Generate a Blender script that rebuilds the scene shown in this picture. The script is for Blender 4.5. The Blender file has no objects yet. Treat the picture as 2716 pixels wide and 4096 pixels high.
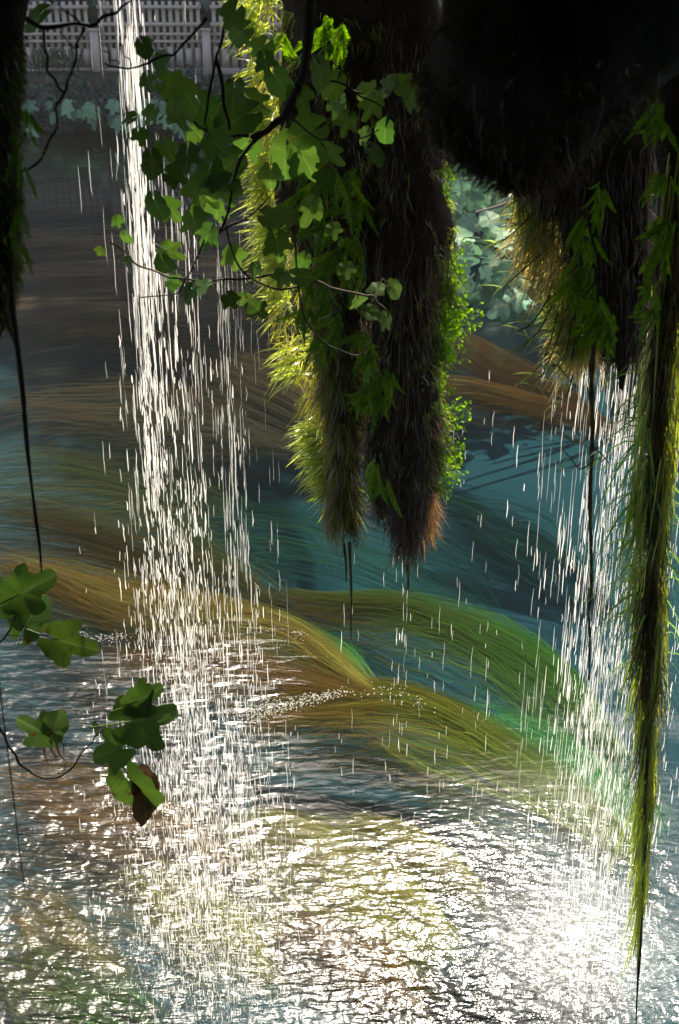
import bpy, math, random
import numpy as np
from mathutils import Vector, Matrix

R = math.radians
rng = np.random.default_rng(7)
random.seed(7)
scene = bpy.context.scene
COL = scene.collection

# ------------------------------------------------------------------ camera
CAM_H = 6.0
PITCH = R(28.3)
F = 5689.0                     # focal length in photo pixels (50 mm on 24x36, upright)
cam_d = bpy.data.cameras.new('camera')
cam = bpy.data.objects.new('camera', cam_d)
COL.objects.link(cam)
cam.location = (0, 0, CAM_H)
cam.rotation_euler = (R(90) - PITCH, 0, 0)
cam_d.sensor_fit = 'VERTICAL'
cam_d.sensor_height = 36.0
cam_d.lens = 50.0
cam_d.clip_start = 0.05
cam_d.clip_end = 400.0
cam_d.dof.use_dof = True
cam_d.dof.focus_distance = 7.2
cam_d.dof.aperture_fstop = 5.0
scene.camera = cam

# ------------------------------------------------------------------ sky and sun
SUN_EL, SUN_AZ = R(52), R(5)
world = bpy.data.worlds.new('World')
scene.world = world
world.use_nodes = True
wn = world.node_tree
bg = wn.nodes['Background']
sky = wn.nodes.new('ShaderNodeTexSky')
sky.sky_type = 'NISHITA'
sky.sun_disc = False
sky.sun_elevation = SUN_EL
sky.sun_rotation = SUN_AZ
sky.dust_density = 3.5
sky.ozone_density = 0.4
wn.links.new(sky.outputs[0], bg.inputs[0])
bg.inputs[1].default_value = 0.115
sun_d = bpy.data.lights.new('sun', 'SUN')
sun_d.energy = 5.0
sun_d.angle = R(0.5)
sun_d.color = (1.0, 0.91, 0.76)
sun = bpy.data.objects.new('sun', sun_d)
COL.objects.link(sun)
SUN_DIR = Vector((math.sin(SUN_AZ) * math.cos(SUN_EL), math.cos(SUN_AZ) * math.cos(SUN_EL), math.sin(SUN_EL)))
sun.rotation_euler = (-SUN_DIR).to_track_quat('-Z', 'Y').to_euler()
sun.location = (6, 20, 20)

scene.view_settings.view_transform = 'Standard'
scene.view_settings.look = 'None'
scene.view_settings.exposure = 1.25
scene.view_settings.gamma = 1.0
scene.cycles.max_bounces = 8
scene.cycles.diffuse_bounces = 3
scene.cycles.glossy_bounces = 3
scene.cycles.transmission_bounces = 4
scene.cycles.transparent_max_bounces = 64
scene.cycles.sample_clamp_indirect = 4.0
scene.cycles.sample_clamp_direct = 12.0
scene.cycles.caustics_reflective = True
scene.cycles.caustics_refractive = False

# ------------------------------------------------------------------ photo pixel -> place
CP, SP = math.cos(PITCH), math.sin(PITCH)
FWD = np.array([0, CP, -SP]); UP = np.array([0, SP, CP]); RIGHT = np.array([1.0, 0, 0])
EYE = np.array([0, 0, CAM_H])


def ray(px, py):
    return FWD + RIGHT * (px - 1358) / F - UP * (py - 2048) / F


def at_z(px, py, z=0.0):
    d = ray(px, py)
    return EYE + d * ((z - CAM_H) / d[2])


def at_y(px, py, y):
    d = ray(px, py)
    return EYE + d * (y / d[1])


def depth(p):
    return float(np.dot(np.asarray(p) - EYE, FWD))


# ------------------------------------------------------------------ helpers
def tag(o, label=None, cat=None, group=None, kind=None):
    if label: o['label'] = label
    if cat: o['category'] = cat
    if group: o['group'] = group
    if kind: o['kind'] = kind
    return o


def empty(name, loc=(0, 0, 0)):
    o = bpy.data.objects.new(name, None)
    o.empty_display_size = 0.1
    o.location = loc
    COL.objects.link(o)
    return o


def raw_mesh(name, V, faces, col=None, mat=None, smooth=True):
    """faces: list of int arrays (n,3) or (n,4)"""
    me = bpy.data.meshes.new(name)
    V = np.asarray(V, dtype=np.float32).reshape(-1, 3)
    me.vertices.add(len(V))
    me.vertices.foreach_set('co', V.ravel())
    faces = [np.asarray(f, dtype=np.int32) for f in faces if len(f)]
    idx = np.concatenate([f.ravel() for f in faces])
    sizes = np.concatenate([np.full(len(f), f.shape[1], dtype=np.int32) for f in faces])
    starts = np.concatenate([[0], np.cumsum(sizes)[:-1]]).astype(np.int32)
    me.loops.add(len(idx))
    me.loops.foreach_set('vertex_index', idx)
    me.polygons.add(len(sizes))
    me.polygons.foreach_set('loop_start', starts)
    me.polygons.foreach_set('loop_total', sizes)
    me.update(calc_edges=True)
    if smooth:
        me.polygons.foreach_set('use_smooth', np.ones(len(sizes), dtype=bool))
    if col is not None:
        a = me.color_attributes.new('Col', 'FLOAT_COLOR', 'POINT')
        c = np.ones((len(V), 4), dtype=np.float32)
        c[:, :3] = col
        a.data.foreach_set('color', c.ravel())
    if mat:
        me.materials.append(mat)
    return me


def place(name, me, parent=None, loc=None):
    o = bpy.data.objects.new(name, me)
    COL.objects.link(o)
    if parent is not None:
        o.parent = parent
    if loc is not None:
        o.location = loc
    return o


def obj(name, V, faces, mat, parent=None, col=None, smooth=True):
    """vertices are given in world space; the object takes the parent's frame (parents are unrotated empties)"""
    V = np.asarray(V, dtype=float).reshape(-1, 3)
    if parent is not None:
        V = V - np.array(parent.location)
        return place(name, raw_mesh(name, V, faces, col, mat, smooth), parent)
    base = np.array([V[:, 0].mean(), V[:, 1].mean(), V[:, 2].min()])
    return place(name, raw_mesh(name, V - base, faces, col, mat, smooth), None, base)


def wob(P, freq, seed, octaves=3):
    """smooth random field in [-1,1] from sums of sines, P (...,3)"""
    r = np.random.default_rng(seed)
    P = np.asarray(P, dtype=float)
    out = np.zeros(P.shape[:-1]); amp = 1.0; tot = 0
    for o in range(octaves):
        s = np.zeros(P.shape[:-1])
        for _ in range(5):
            k = r.normal(size=3); k *= freq / np.linalg.norm(k) * r.uniform(0.7, 1.4)
            s += np.sin(P @ k + r.uniform(0, 6.28))
        out += amp * s / 2.6; tot += amp
        amp *= 0.5; freq *= 2.1
    return np.clip(out / tot, -1.2, 1.2)


def ribbons(P, W, S, col):
    """P (N,K,3) centre lines, W (N,K) widths, S (N,3)/(N,K,3) side vectors, col (N,3)/(N,K,3)"""
    N, K, _ = P.shape
    if S.ndim == 2: S = np.repeat(S[:, None, :], K, 1)
    if col.ndim == 2: col = np.repeat(col[:, None, :], K, 1)
    h = W[..., None] * 0.5
    V = np.stack([P - S * h, P + S * h], 2).reshape(-1, 3)
    C = np.repeat(col[:, :, None, :], 2, 2).reshape(-1, 3)
    b = (np.arange(N)[:, None] * K + np.arange(K - 1)[None, :]).ravel() * 2
    Q = np.stack([b, b + 1, b + 3, b + 2], 1)
    return V, Q, C


def tubes(P, Rr, n, col=None):
    """closed tapering tubes. P (N,K,3), Rr (N,K)"""
    N, K, _ = P.shape
    T = np.gradient(P, axis=1)
    T /= np.linalg.norm(T, axis=2, keepdims=True) + 1e-9
    ref = np.where(np.abs(T[..., 2:3]) > 0.9, np.array([1.0, 0, 0]), np.array([0, 0, 1.0]))
    A = np.cross(T, ref); A /= np.linalg.norm(A, axis=2, keepdims=True) + 1e-9
    B = np.cross(T, A)
    th = np.arange(n) / n * 2 * np.pi
    V = P[:, :, None, :] + Rr[:, :, None, None] * (A[:, :, None, :] * np.cos(th)[None, None, :, None] + B[:, :, None, :] * np.sin(th)[None, None, :, None])
    V = V.reshape(-1, 3)
    i = np.arange(N)[:, None, None] * K * n; k = np.arange(K - 1)[None, :, None] * n; a = np.arange(n)[None, None, :]
    a2 = (a + 1) % n
    Q = np.stack([i + k + a, i + k + a2, i + k + n + a2, i + k + n + a], -1).reshape(-1, 4)
    C = None
    if col is not None:
        if col.ndim == 2: col = np.repeat(col[:, None, :], K, 1)
        C = np.repeat(col[:, :, None, :], n, 2).reshape(-1, 3)
    return V, Q, C


def smooth_line(pts, n):
    """Catmull-Rom through pts, n samples"""
    P = np.asarray(pts, dtype=float)
    if len(P) == 2:
        t = np.linspace(0, 1, n)[:, None]
        return P[0] * (1 - t) + P[1] * t
    E = np.vstack([2 * P[0] - P[1], P, 2 * P[-1] - P[-2]])
    t = np.linspace(0, len(P) - 1 - 1e-6, n)
    i = t.astype(int); f = (t - i)[:, None]
    a, b, c, d = E[i], E[i + 1], E[i + 2], E[i + 3]
    return 0.5 * ((2 * b) + (-a + c) * f + (2 * a - 5 * b + 4 * c - d) * f ** 2 + (-a + 3 * b - 3 * c + d) * f ** 3)


def one_tube(name, pts, r0, r1, mat, parent=None, n=6, k=None, knots=0.0):
    k = k or max(8, len(pts) * 5)
    P = smooth_line(pts, k)
    rr = np.linspace(r0, r1, k)
    if knots: rr = rr * (1 + knots * wob(P, 60, len(pts) + 3, 2))
    V, Q, _ = tubes(P[None], rr[None], n)
    return obj(name, V, [Q, [list(range(n))[::-1]][0:0]], mat, parent)


def box(x0, x1, y0, y1, z0, z1):
    V = np.array([[x, y, z] for z in (z0, z1) for y in (y0, y1) for x in (x0, x1)], dtype=float)
    Q = np.array([[0, 2, 3, 1], [4, 5, 7, 6], [0, 1, 5, 4], [2, 6, 7, 3], [0, 4, 6, 2], [1, 3, 7, 5]])
    return V, Q


# ------------------------------------------------------------------ materials
def new_mat(name):
    m = bpy.data.materials.new(name); m.use_nodes = True
    nt = m.node_tree
    for n in list(nt.nodes): nt.nodes.remove(n)
    out = nt.nodes.new('ShaderNodeOutputMaterial')
    return m, nt, out


def N(nt, kind, **kw):
    n = nt.nodes.new(kind)
    for k, v in kw.items():
        if k.startswith('i_'):
            n.inputs[k[2:].replace('_', ' ')].default_value = v
        else:
            setattr(n, k, v)
    return n


def strand_mat(name, trans=0.5, rough=0.4, gloss=0.06, spec_rough=0.3, clear=0.0):
    """thin plant tissue: colour from the mesh, light passes through"""
    m, nt, out = new_mat(name)
    a = N(nt, 'ShaderNodeAttribute', attribute_name='Col')
    d = N(nt, 'ShaderNodeBsdfDiffuse'); t = N(nt, 'ShaderNodeBsdfTranslucent')
    nt.links.new(a.outputs['Color'], d.inputs['Color'])
    g = N(nt, 'ShaderNodeHueSaturation'); g.inputs['Saturation'].default_value = 1.15; g.inputs['Value'].default_value = 1.25
    nt.links.new(a.outputs['Color'], g.inputs['Color'])
    nt.links.new(g.outputs[0], t.inputs['Color'])
    mx = N(nt, 'ShaderNodeMixShader'); mx.inputs[0].default_value = trans
    nt.links.new(d.outputs[0], mx.inputs[1]); nt.links.new(t.outputs[0], mx.inputs[2])
    gl = N(nt, 'ShaderNodeBsdfGlossy'); gl.inputs['Roughness'].default_value = spec_rough
    m2 = N(nt, 'ShaderNodeMixShader'); m2.inputs[0].default_value = gloss
    nt.links.new(mx.outputs[0], m2.inputs[1]); nt.links.new(gl.outputs[0], m2.inputs[2])
    last = m2
    if clear:                       # filmy tissue lets the water behind show
        tp = N(nt, 'ShaderNodeBsdfTransparent')
        last = N(nt, 'ShaderNodeMixShader'); last.inputs[0].default_value = clear
        nt.links.new(m2.outputs[0], last.inputs[1]); nt.links.new(tp.outputs[0], last.inputs[2])
    nt.links.new(last.outputs[0], out.inputs[0])
    return m


def leaf_mat(name, base, var, spot=(0.10, 0.045, 0.012), spots=0.0, trans=0.45, gloss=0.08):
    m, nt, out = new_mat(name)
    oi = N(nt, 'ShaderNodeObjectInfo')
    tc = N(nt, 'ShaderNodeTexCoord')
    cr = N(nt, 'ShaderNodeMix', data_type='RGBA')
    cr.inputs['A'].default_value = (*base, 1); cr.inputs['B'].default_value = (*var, 1)
    nt.links.new(oi.outputs['Random'], cr.inputs['Factor'])
    # veins: paler towards the mid rib
    sx = N(nt, 'ShaderNodeSeparateXYZ'); nt.links.new(tc.outputs['Object'], sx.inputs[0])
    ab = N(nt, 'ShaderNodeMath', operation='ABSOLUTE'); nt.links.new(sx.outputs['X'], ab.inputs[0])
    mr = N(nt, 'ShaderNodeMapRange'); mr.inputs['From Min'].default_value = 0.0; mr.inputs['From Max'].default_value = 0.03
    mr.inputs['To Min'].default_value = 0.75; mr.inputs['To Max'].default_value = 0.0
    nt.links.new(ab.outputs[0], mr.inputs[0])
    vm = N(nt, 'ShaderNodeMix', data_type='RGBA'); vm.inputs['B'].default_value = (base[0] * 2.2 + .03, base[1] * 1.7 + .03, base[2] * 2 + .02, 1)
    nt.links.new(cr.outputs['Result'], vm.inputs['A']); nt.links.new(mr.outputs[0], vm.inputs['Factor'])
    # side veins
    wv = N(nt, 'ShaderNodeTexWave', wave_type='BANDS', bands_direction='Y'); wv.inputs['Scale'].default_value = 3.2; wv.inputs['Distortion'].default_value = 0.8
    mp = N(nt, 'ShaderNodeVectorMath', operation='MULTIPLY_ADD')
    nt.links.new(tc.outputs['Object'], mp.inputs[0]); mp.inputs[1].default_value = (1, 1, 1)
    cb = N(nt, 'ShaderNodeCombineXYZ'); mm = N(nt, 'ShaderNodeMath', operation='MULTIPLY'); mm.inputs[1].default_value = -0.7
    nt.links.new(ab.outputs[0], mm.inputs[0]); nt.links.new(mm.outputs[0], cb.inputs['Y']); nt.links.new(cb.outputs[0], mp.inputs[2])
    nt.links.new(mp.outputs[0], wv.inputs[0])
    pw = N(nt, 'ShaderNodeMath', operation='POWER'); pw.inputs[1].default_value = 14
    nt.links.new(wv.outputs['Fac'], pw.inputs[0])
    v2 = N(nt, 'ShaderNodeMix', data_type='RGBA'); v2.inputs['B'].default_value = (base[0] * 1.7 + .02, base[1] * 1.5 + .02, base[2] * 1.6 + .01, 1)
    ml = N(nt, 'ShaderNodeMath', operation='MULTIPLY'); ml.inputs[1].default_value = 0.5
    nt.links.new(pw.outputs[0], ml.inputs[0]); nt.links.new(ml.outputs[0], v2.inputs['Factor']); nt.links.new(vm.outputs['Result'], v2.inputs['A'])
    # brown blotches
    ns = N(nt, 'ShaderNodeTexNoise'); ns.inputs['Scale'].default_value = 2.6; ns.inputs['Detail'].default_value = 5
    ad = N(nt, 'ShaderNodeVectorMath', operation='ADD'); nt.links.new(tc.outputs['Object'], ad.inputs[0])
    rv = N(nt, 'ShaderNodeMath', operation='MULTIPLY'); rv.inputs[1].default_value = 57.0
    nt.links.new(oi.outputs['Random'], rv.inputs[0]); nt.links.new(rv.outputs[0], ad.inputs[1]); nt.links.new(ad.outputs[0], ns.inputs['Vector'])
    br = N(nt, 'ShaderNodeMapRange'); br.inputs['From Min'].default_value = 0.70 - 0.16 * spots; br.inputs['From Max'].default_value = 0.76 - 0.16 * spots
    br.inputs['To Min'].default_value = 0; br.inputs['To Max'].default_value = 0.9
    nt.links.new(ns.outputs['Fac'], br.inputs[0])
    bm = N(nt, 'ShaderNodeMix', data_type='RGBA'); bm.inputs['B'].default_value = (*spot, 1)
    nt.links.new(br.outputs[0], bm.inputs['Factor']); nt.links.new(v2.outputs['Result'], bm.inputs['A'])
    d = N(nt, 'ShaderNodeBsdfDiffuse'); t = N(nt, 'ShaderNodeBsdfTranslucent')
    nt.links.new(bm.outputs['Result'], d.inputs[0])
    hs = N(nt, 'ShaderNodeHueSaturation'); hs.inputs['Value'].default_value = 1.2; hs.inputs['Saturation'].default_value = 1.15
    nt.links.new(bm.outputs['Result'], hs.inputs['Color']); nt.links.new(hs.outputs[0], t.inputs[0])
    mx = N(nt, 'ShaderNodeMixShader'); mx.inputs[0].default_value = trans
    nt.links.new(d.outputs[0], mx.inputs[1]); nt.links.new(t.outputs[0], mx.inputs[2])
    gl = N(nt, 'ShaderNodeBsdfGlossy'); gl.inputs['Roughness'].default_value = 0.55
    m2 = N(nt, 'ShaderNodeMixShader'); m2.inputs[0].default_value = gloss
    nt.links.new(mx.outputs[0], m2.inputs[1]); nt.links.new(gl.outputs[0], m2.inputs[2])
    nt.links.new(m2.outputs[0], out.inputs[0])
    return m


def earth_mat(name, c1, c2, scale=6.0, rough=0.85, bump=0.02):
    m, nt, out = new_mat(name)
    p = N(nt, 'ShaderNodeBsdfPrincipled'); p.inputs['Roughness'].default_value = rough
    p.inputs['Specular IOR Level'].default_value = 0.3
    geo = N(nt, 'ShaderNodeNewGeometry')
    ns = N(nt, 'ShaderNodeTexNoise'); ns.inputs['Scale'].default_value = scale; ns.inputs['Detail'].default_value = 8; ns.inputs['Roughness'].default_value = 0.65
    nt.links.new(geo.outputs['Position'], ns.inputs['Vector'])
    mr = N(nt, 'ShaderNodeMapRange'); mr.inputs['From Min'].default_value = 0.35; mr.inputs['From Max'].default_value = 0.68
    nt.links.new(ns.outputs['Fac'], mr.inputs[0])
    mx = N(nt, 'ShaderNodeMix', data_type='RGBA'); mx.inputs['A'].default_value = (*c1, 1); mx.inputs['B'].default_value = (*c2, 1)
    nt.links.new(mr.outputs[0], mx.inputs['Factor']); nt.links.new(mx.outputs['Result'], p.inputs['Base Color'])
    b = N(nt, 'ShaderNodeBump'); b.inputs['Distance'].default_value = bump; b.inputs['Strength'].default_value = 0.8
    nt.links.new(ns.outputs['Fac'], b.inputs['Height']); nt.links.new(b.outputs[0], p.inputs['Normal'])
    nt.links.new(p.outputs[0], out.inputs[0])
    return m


def wood_mat(name, c1, c2):
    m, nt, out = new_mat(name)
    p = N(nt, 'ShaderNodeBsdfPrincipled'); p.inputs['Roughness'].default_value = 0.75
    geo = N(nt, 'ShaderNodeNewGeometry')
    mp = N(nt, 'ShaderNodeMapping'); mp.inputs['Scale'].default_value = (14, 14, 3)
    nt.links.new(geo.outputs['Position'], mp.inputs['Vector'])
    ns = N(nt, 'ShaderNodeTexNoise'); ns.inputs['Scale'].default_value = 1.0; ns.inputs['Detail'].default_value = 6
    nt.links.new(mp.outputs[0], ns.inputs['Vector'])
    mx = N(nt, 'ShaderNodeMix', data_type='RGBA'); mx.inputs['A'].default_value = (*c1, 1); mx.inputs['B'].default_value = (*c2, 1)
    nt.links.new(ns.outputs['Fac'], mx.inputs['Factor']); nt.links.new(mx.outputs['Result'], p.inputs['Base Color'])
    nt.links.new(p.outputs[0], out.inputs[0])
    return m


def drop_mat(name, opacity=0.9):
    """falling water full of air: bright where the sun shines through it"""
    m, nt, out = new_mat(name)
    t = N(nt, 'ShaderNodeBsdfTranslucent'); t.inputs[0].default_value = (1.0, 0.985, 0.95, 1)
    d = N(nt, 'ShaderNodeBsdfDiffuse'); d.inputs[0].default_value = (0.84, 0.83, 0.81, 1)
    g = N(nt, 'ShaderNodeBsdfGlossy'); g.inputs['Roughness'].default_value = 0.35
    tr = N(nt, 'ShaderNodeBsdfTransparent')
    a = N(nt, 'ShaderNodeMixShader'); a.inputs[0].default_value = 0.2
    nt.links.new(t.outputs[0], a.inputs[1]); nt.links.new(d.outputs[0], a.inputs[2])
    b = N(nt, 'ShaderNodeMixShader'); b.inputs[0].default_value = 0.08
    nt.links.new(a.outputs[0], b.inputs[1]); nt.links.new(g.outputs[0], b.inputs[2])
    c = N(nt, 'ShaderNodeMixShader'); c.inputs[0].default_value = opacity
    nt.links.new(tr.outputs[0], c.inputs[1]); nt.links.new(b.outputs[0], c.inputs[2])
    nt.links.new(c.outputs[0], out.inputs[0])
    return m


M = {}
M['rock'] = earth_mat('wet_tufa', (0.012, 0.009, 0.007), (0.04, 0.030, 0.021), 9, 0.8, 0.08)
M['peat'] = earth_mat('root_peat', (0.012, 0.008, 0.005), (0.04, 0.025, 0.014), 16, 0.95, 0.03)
M['bank'] = earth_mat('bank_earth', (0.03, 0.025, 0.018), (0.07, 0.06, 0.035), 2.5, 0.95, 0.05)
M['bed'] = earth_mat('river_bed', (0.080, 0.070, 0.082), (0.100, 0.086, 0.096), 0.35, 1.0, 0.03)
M['strand'] = strand_mat('plant_strand', 0.5, gloss=0.07)
M['grass'] = strand_mat('grass_blade', 0.6, gloss=0.10, spec_rough=0.35)
M['root'] = strand_mat('root_fibre', 0.3, gloss=0.06, spec_rough=0.4)
M['weed'] = strand_mat('water_weed_strand', 0.55, gloss=0.0, clear=0.6)
M['fig'] = leaf_mat('fig_leaf', (0.06, 0.13, 0.028), (0.10, 0.17, 0.035), spots=0.15, trans=0.40, gloss=0.03)
M['fig_spotted'] = leaf_mat('fig_leaf_browning', (0.045, 0.09, 0.02), (0.07, 0.11, 0.022), spot=(0.045, 0.022, 0.01), spots=0.55, trans=0.36, gloss=0.02)
M['fig_near'] = leaf_mat('fig_leaf_near', (0.05, 0.10, 0.025), (0.075, 0.135, 0.03), spots=0.2, trans=0.34, gloss=0.0)
M['fig_dry'] = leaf_mat('fig_leaf_withered', (0.07, 0.04, 0.018), (0.11, 0.065, 0.025), spot=(0.03, 0.016, 0.01), spots=0.8, trans=0.3, gloss=0.0)
M['fig_pale'] = leaf_mat('fig_leaf_pale', (0.075, 0.13, 0.035), (0.10, 0.16, 0.04), spots=0.35, trans=0.4, gloss=0.03)
M['fig_far'] = leaf_mat('fig_leaf_open_shade', (0.07, 0.16, 0.08), (0.30, 0.52, 0.29), spots=0.0, trans=0.25, gloss=0.05)  # pale skylight of open shade put into the leaf colour
M['fern'] = strand_mat('fern_leaf', 0.6, gloss=0.015, spec_rough=0.5)
M['bark'] = earth_mat('twig_bark', (0.02, 0.013, 0.01), (0.05, 0.036, 0.026), 40, 0.7, 0.004)
M['bark_pale'] = earth_mat('twig_bark_pale', (0.06, 0.045, 0.035), (0.13, 0.10, 0.075), 40, 0.7, 0.004)
M['vine'] = earth_mat('vine_bark', (0.03, 0.022, 0.008), (0.10, 0.075, 0.02), 50, 0.8, 0.004)
M['wood'] = wood_mat('weathered_wood', (0.46, 0.35, 0.27), (0.64, 0.51, 0.41))
M['drop'] = drop_mat('falling_water', 0.72)
M['mist'] = drop_mat('thin_falling_water', 0.45)
M['foam'] = drop_mat('foam', 0.95)

IMPACT_R = at_z(2330, 3800, 0)      # where the right hand fall lands
IMPACT_L = at_z(980, 3950, 0)       # where the left hand fall lands


def water_mat():
    m, nt, out = new_mat('river_water')
    L = nt.links.new

    def mt(op, a, b=None, c=None):
        n = nt.nodes.new('ShaderNodeMath'); n.operation = op
        for i, v in enumerate((a, b, c)):
            if v is None: continue
            if isinstance(v, (int, float)): n.inputs[i].default_value = v
            else: L(v, n.inputs[i])
        return n.outputs[0]

    def mrange(v, f0, f1, t0, t1, smooth=True):
        n = nt.nodes.new('ShaderNodeMapRange')
        if smooth: n.interpolation_type = 'SMOOTHSTEP'
        n.inputs['From Min'].default_value = f0; n.inputs['From Max'].default_value = f1
        n.inputs['To Min'].default_value = t0; n.inputs['To Max'].default_value = t1
        L(v, n.inputs[0]); return n.outputs[0]
    geo = N(nt, 'ShaderNodeNewGeometry')
    sep = N(nt, 'ShaderNodeSeparateXYZ'); L(geo.outputs['Position'], sep.inputs[0])

    def noise(scale, detail, rough=0.5, stretch=(1, 1, 1), rot=0.0, dist=0.0):
        mp = N(nt, 'ShaderNodeMapping'); mp.inputs['Scale'].default_value = stretch; mp.inputs['Rotation'].default_value = (0, 0, rot)
        L(geo.outputs['Position'], mp.inputs['Vector'])
        n = N(nt, 'ShaderNodeTexNoise'); n.inputs['Scale'].default_value = scale; n.inputs['Detail'].default_value = detail
        n.inputs['Roughness'].default_value = rough; n.inputs['Distortion'].default_value = dist
        L(mp.outputs[0], n.inputs['Vector'])
        return mt('SUBTRACT', n.outputs['Fac'], 0.5)

    def dist(p):
        v = N(nt, 'ShaderNodeVectorMath', operation='DISTANCE'); L(geo.outputs['Position'], v.inputs[0]); v.inputs[1].default_value = tuple(p)
        return v.outputs['Value']
    d1, d2 = dist(IMPACT_R), dist(IMPACT_L)
    big = noise(0.9, 2)
    d1w = mt('ADD', d1, mt('MULTIPLY', big, 0.9)); d2w = mt('ADD', d2, mt('MULTIPLY', big, 0.9))
    splash = mt('MAXIMUM', mrange(d1w, 0.5, 2.1, 1, 0), mt('MULTIPLY', mrange(d2w, 0.3, 2.6, 1, 0), 0.8))
    near = mrange(mt('ADD', sep.outputs['Y'], mt('MULTIPLY', big, 1.2)), 6.1, 7.5, 1, 0)
    near2 = mrange(mt('ADD', sep.outputs['Y'], mt('ADD', mt('MULTIPLY', big, 3.0), mt('MULTIPLY', sep.outputs['X'], 0.5))), 5.2, 7.6, 1, 0)
    leftr = mt('MULTIPLY', mrange(mt('ADD', sep.outputs['Y'], mt('MULTIPLY', big, 1.5)), 8.6, 9.6, 1, 0), mrange(sep.outputs['X'], -1.0, 0.1, 1, 0))
    # ripples: crests lie across the current
    fine = noise(11, 3, 0.5, (1.0, 1.9, 1), R(-14), 0.4)
    mid = noise(5.5, 2, 0.5, (0.55, 1.7, 1), R(-16), 0.3)
    tiny = noise(34, 2, 0.5, (1, 1.5, 1), R(10))
    slow = noise(2.6, 3, 0.5, (0.4, 1.6, 1), R(-18), 0.6)
    ring1 = mt('MULTIPLY', mt('SINE', mt('MULTIPLY', mt('ADD', d1, mt('MULTIPLY', mid, 0.35)), 40.0)), mrange(d1, 0.4, 2.2, 1, 0))
    h = mt('MULTIPLY', fine, mt('ADD', mt('ADD', 0.0006, mt('MULTIPLY', near, 0.003)), mt('MULTIPLY', splash, 0.0065)))
    h = mt('ADD', h, mt('MULTIPLY', mid, mt('ADD', mt('ADD', mt('ADD', 0.002, mt('MULTIPLY', leftr, 0.034)), mt('MULTIPLY', near, 0.009)), mt('MULTIPLY', near2, 0.016))))
    h = mt('ADD', h, mt('MULTIPLY', tiny, mt('MULTIPLY', splash, 0.0012)))
    iso = noise(8, 2, 0.5, (1.4, 1.0, 1), R(25), 0.3)
    h = mt('ADD', h, mt('MULTIPLY', iso, mt('ADD', mt('MULTIPLY', leftr, 0.007), mt('ADD', mt('MULTIPLY', near2, 0.007), mt('MULTIPLY', near, 0.003)))))
    h = mt('ADD', h, mt('MULTIPLY', slow, 0.0035))
    h = mt('ADD', h, mt('MULTIPLY', ring1, 0.0012))
    bp = N(nt, 'ShaderNodeBump'); bp.inputs['Strength'].default_value = 1.0; bp.inputs['Distance'].default_value = 1.0
    L(h, bp.inputs['Height'])
    fr = N(nt, 'ShaderNodeFresnel'); fr.inputs['IOR'].default_value = 1.33; L(bp.outputs[0], fr.inputs['Normal'])
    gl = N(nt, 'ShaderNodeBsdfGlossy'); L(mt('ADD', 0.06, mt('ADD', mt('MULTIPLY', mt('MAXIMUM', near, splash), 0.07), mt('MULTIPLY', mt('MULTIPLY', mt('MAXIMUM', near2, leftr), mrange(sep.outputs['X'], -0.3, 0.6, 1, 0)), 0.13))), gl.inputs['Roughness']); L(bp.outputs[0], gl.inputs['Normal'])
    tr = N(nt, 'ShaderNodeBsdfTransparent')
    mx = N(nt, 'ShaderNodeMixShader'); L(fr.outputs[0], mx.inputs[0]); L(tr.outputs[0], mx.inputs[1]); L(gl.outputs[0], mx.inputs[2])
    # aerated water where the falls strike
    fo = N(nt, 'ShaderNodeBsdfDiffuse'); fo.inputs[0].default_value = (0.75, 0.78, 0.78, 1)
    fmask = mt('MULTIPLY', mrange(mt('ADD', d1, mt('MULTIPLY', fine, 1.6)), 0.1, 0.8, 1, 0), mrange(mt('ADD', fine, mt('MULTIPLY', tiny, 0.8)), -0.08, 0.12, 0.12, 0.55))
    mf = N(nt, 'ShaderNodeMixShader'); L(fmask, mf.inputs[0]); L(mx.outputs[0], mf.inputs[1]); L(fo.outputs[0], mf.inputs[2])
    L(mf.outputs[0], out.inputs['Surface'])
    va = N(nt, 'ShaderNodeVolumeAbsorption'); va.inputs['Color'].default_value = (0.30, 0.74, 0.78, 1); va.inputs['Density'].default_value = 0.62
    L(va.outputs[0], out.inputs['Volume'])
    return m


M['water'] = water_mat()

# ------------------------------------------------------------------ setting: river, bed, banks, cave
WX0, WX1, WY0, WY1 = -16.0, 16.0, -1.5, 26.0


def grid(x0, x1, y0, y1, step, zf):
    xs = np.arange(x0, x1 + 1e-6, step); ys = np.arange(y0, y1 + 1e-6, step)
    X, Y = np.meshgrid(xs, ys)
    Z = zf(X, Y)
    V = np.stack([X, Y, Z], -1).reshape(-1, 3)
    nx, ny = len(xs), len(ys)
    i = (np.arange(ny - 1)[:, None] * nx + np.arange(nx - 1)[None, :]).ravel()
    Q = np.stack([i, i + 1, i + nx + 1, i + nx], 1)
    return V, Q, nx, ny


def surf_z(X, Y):
    P = np.stack([X * 0.7 + Y * 0.25, Y, 0 * X], -1)
    a = np.clip((11 - Y) / 5, 0.15, 1)
    return 0.012 * a * wob(P, 3.2, 21, 3)


V, Q, nx, ny = grid(WX0, WX1, WY0, WY1, 0.12, surf_z)
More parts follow.
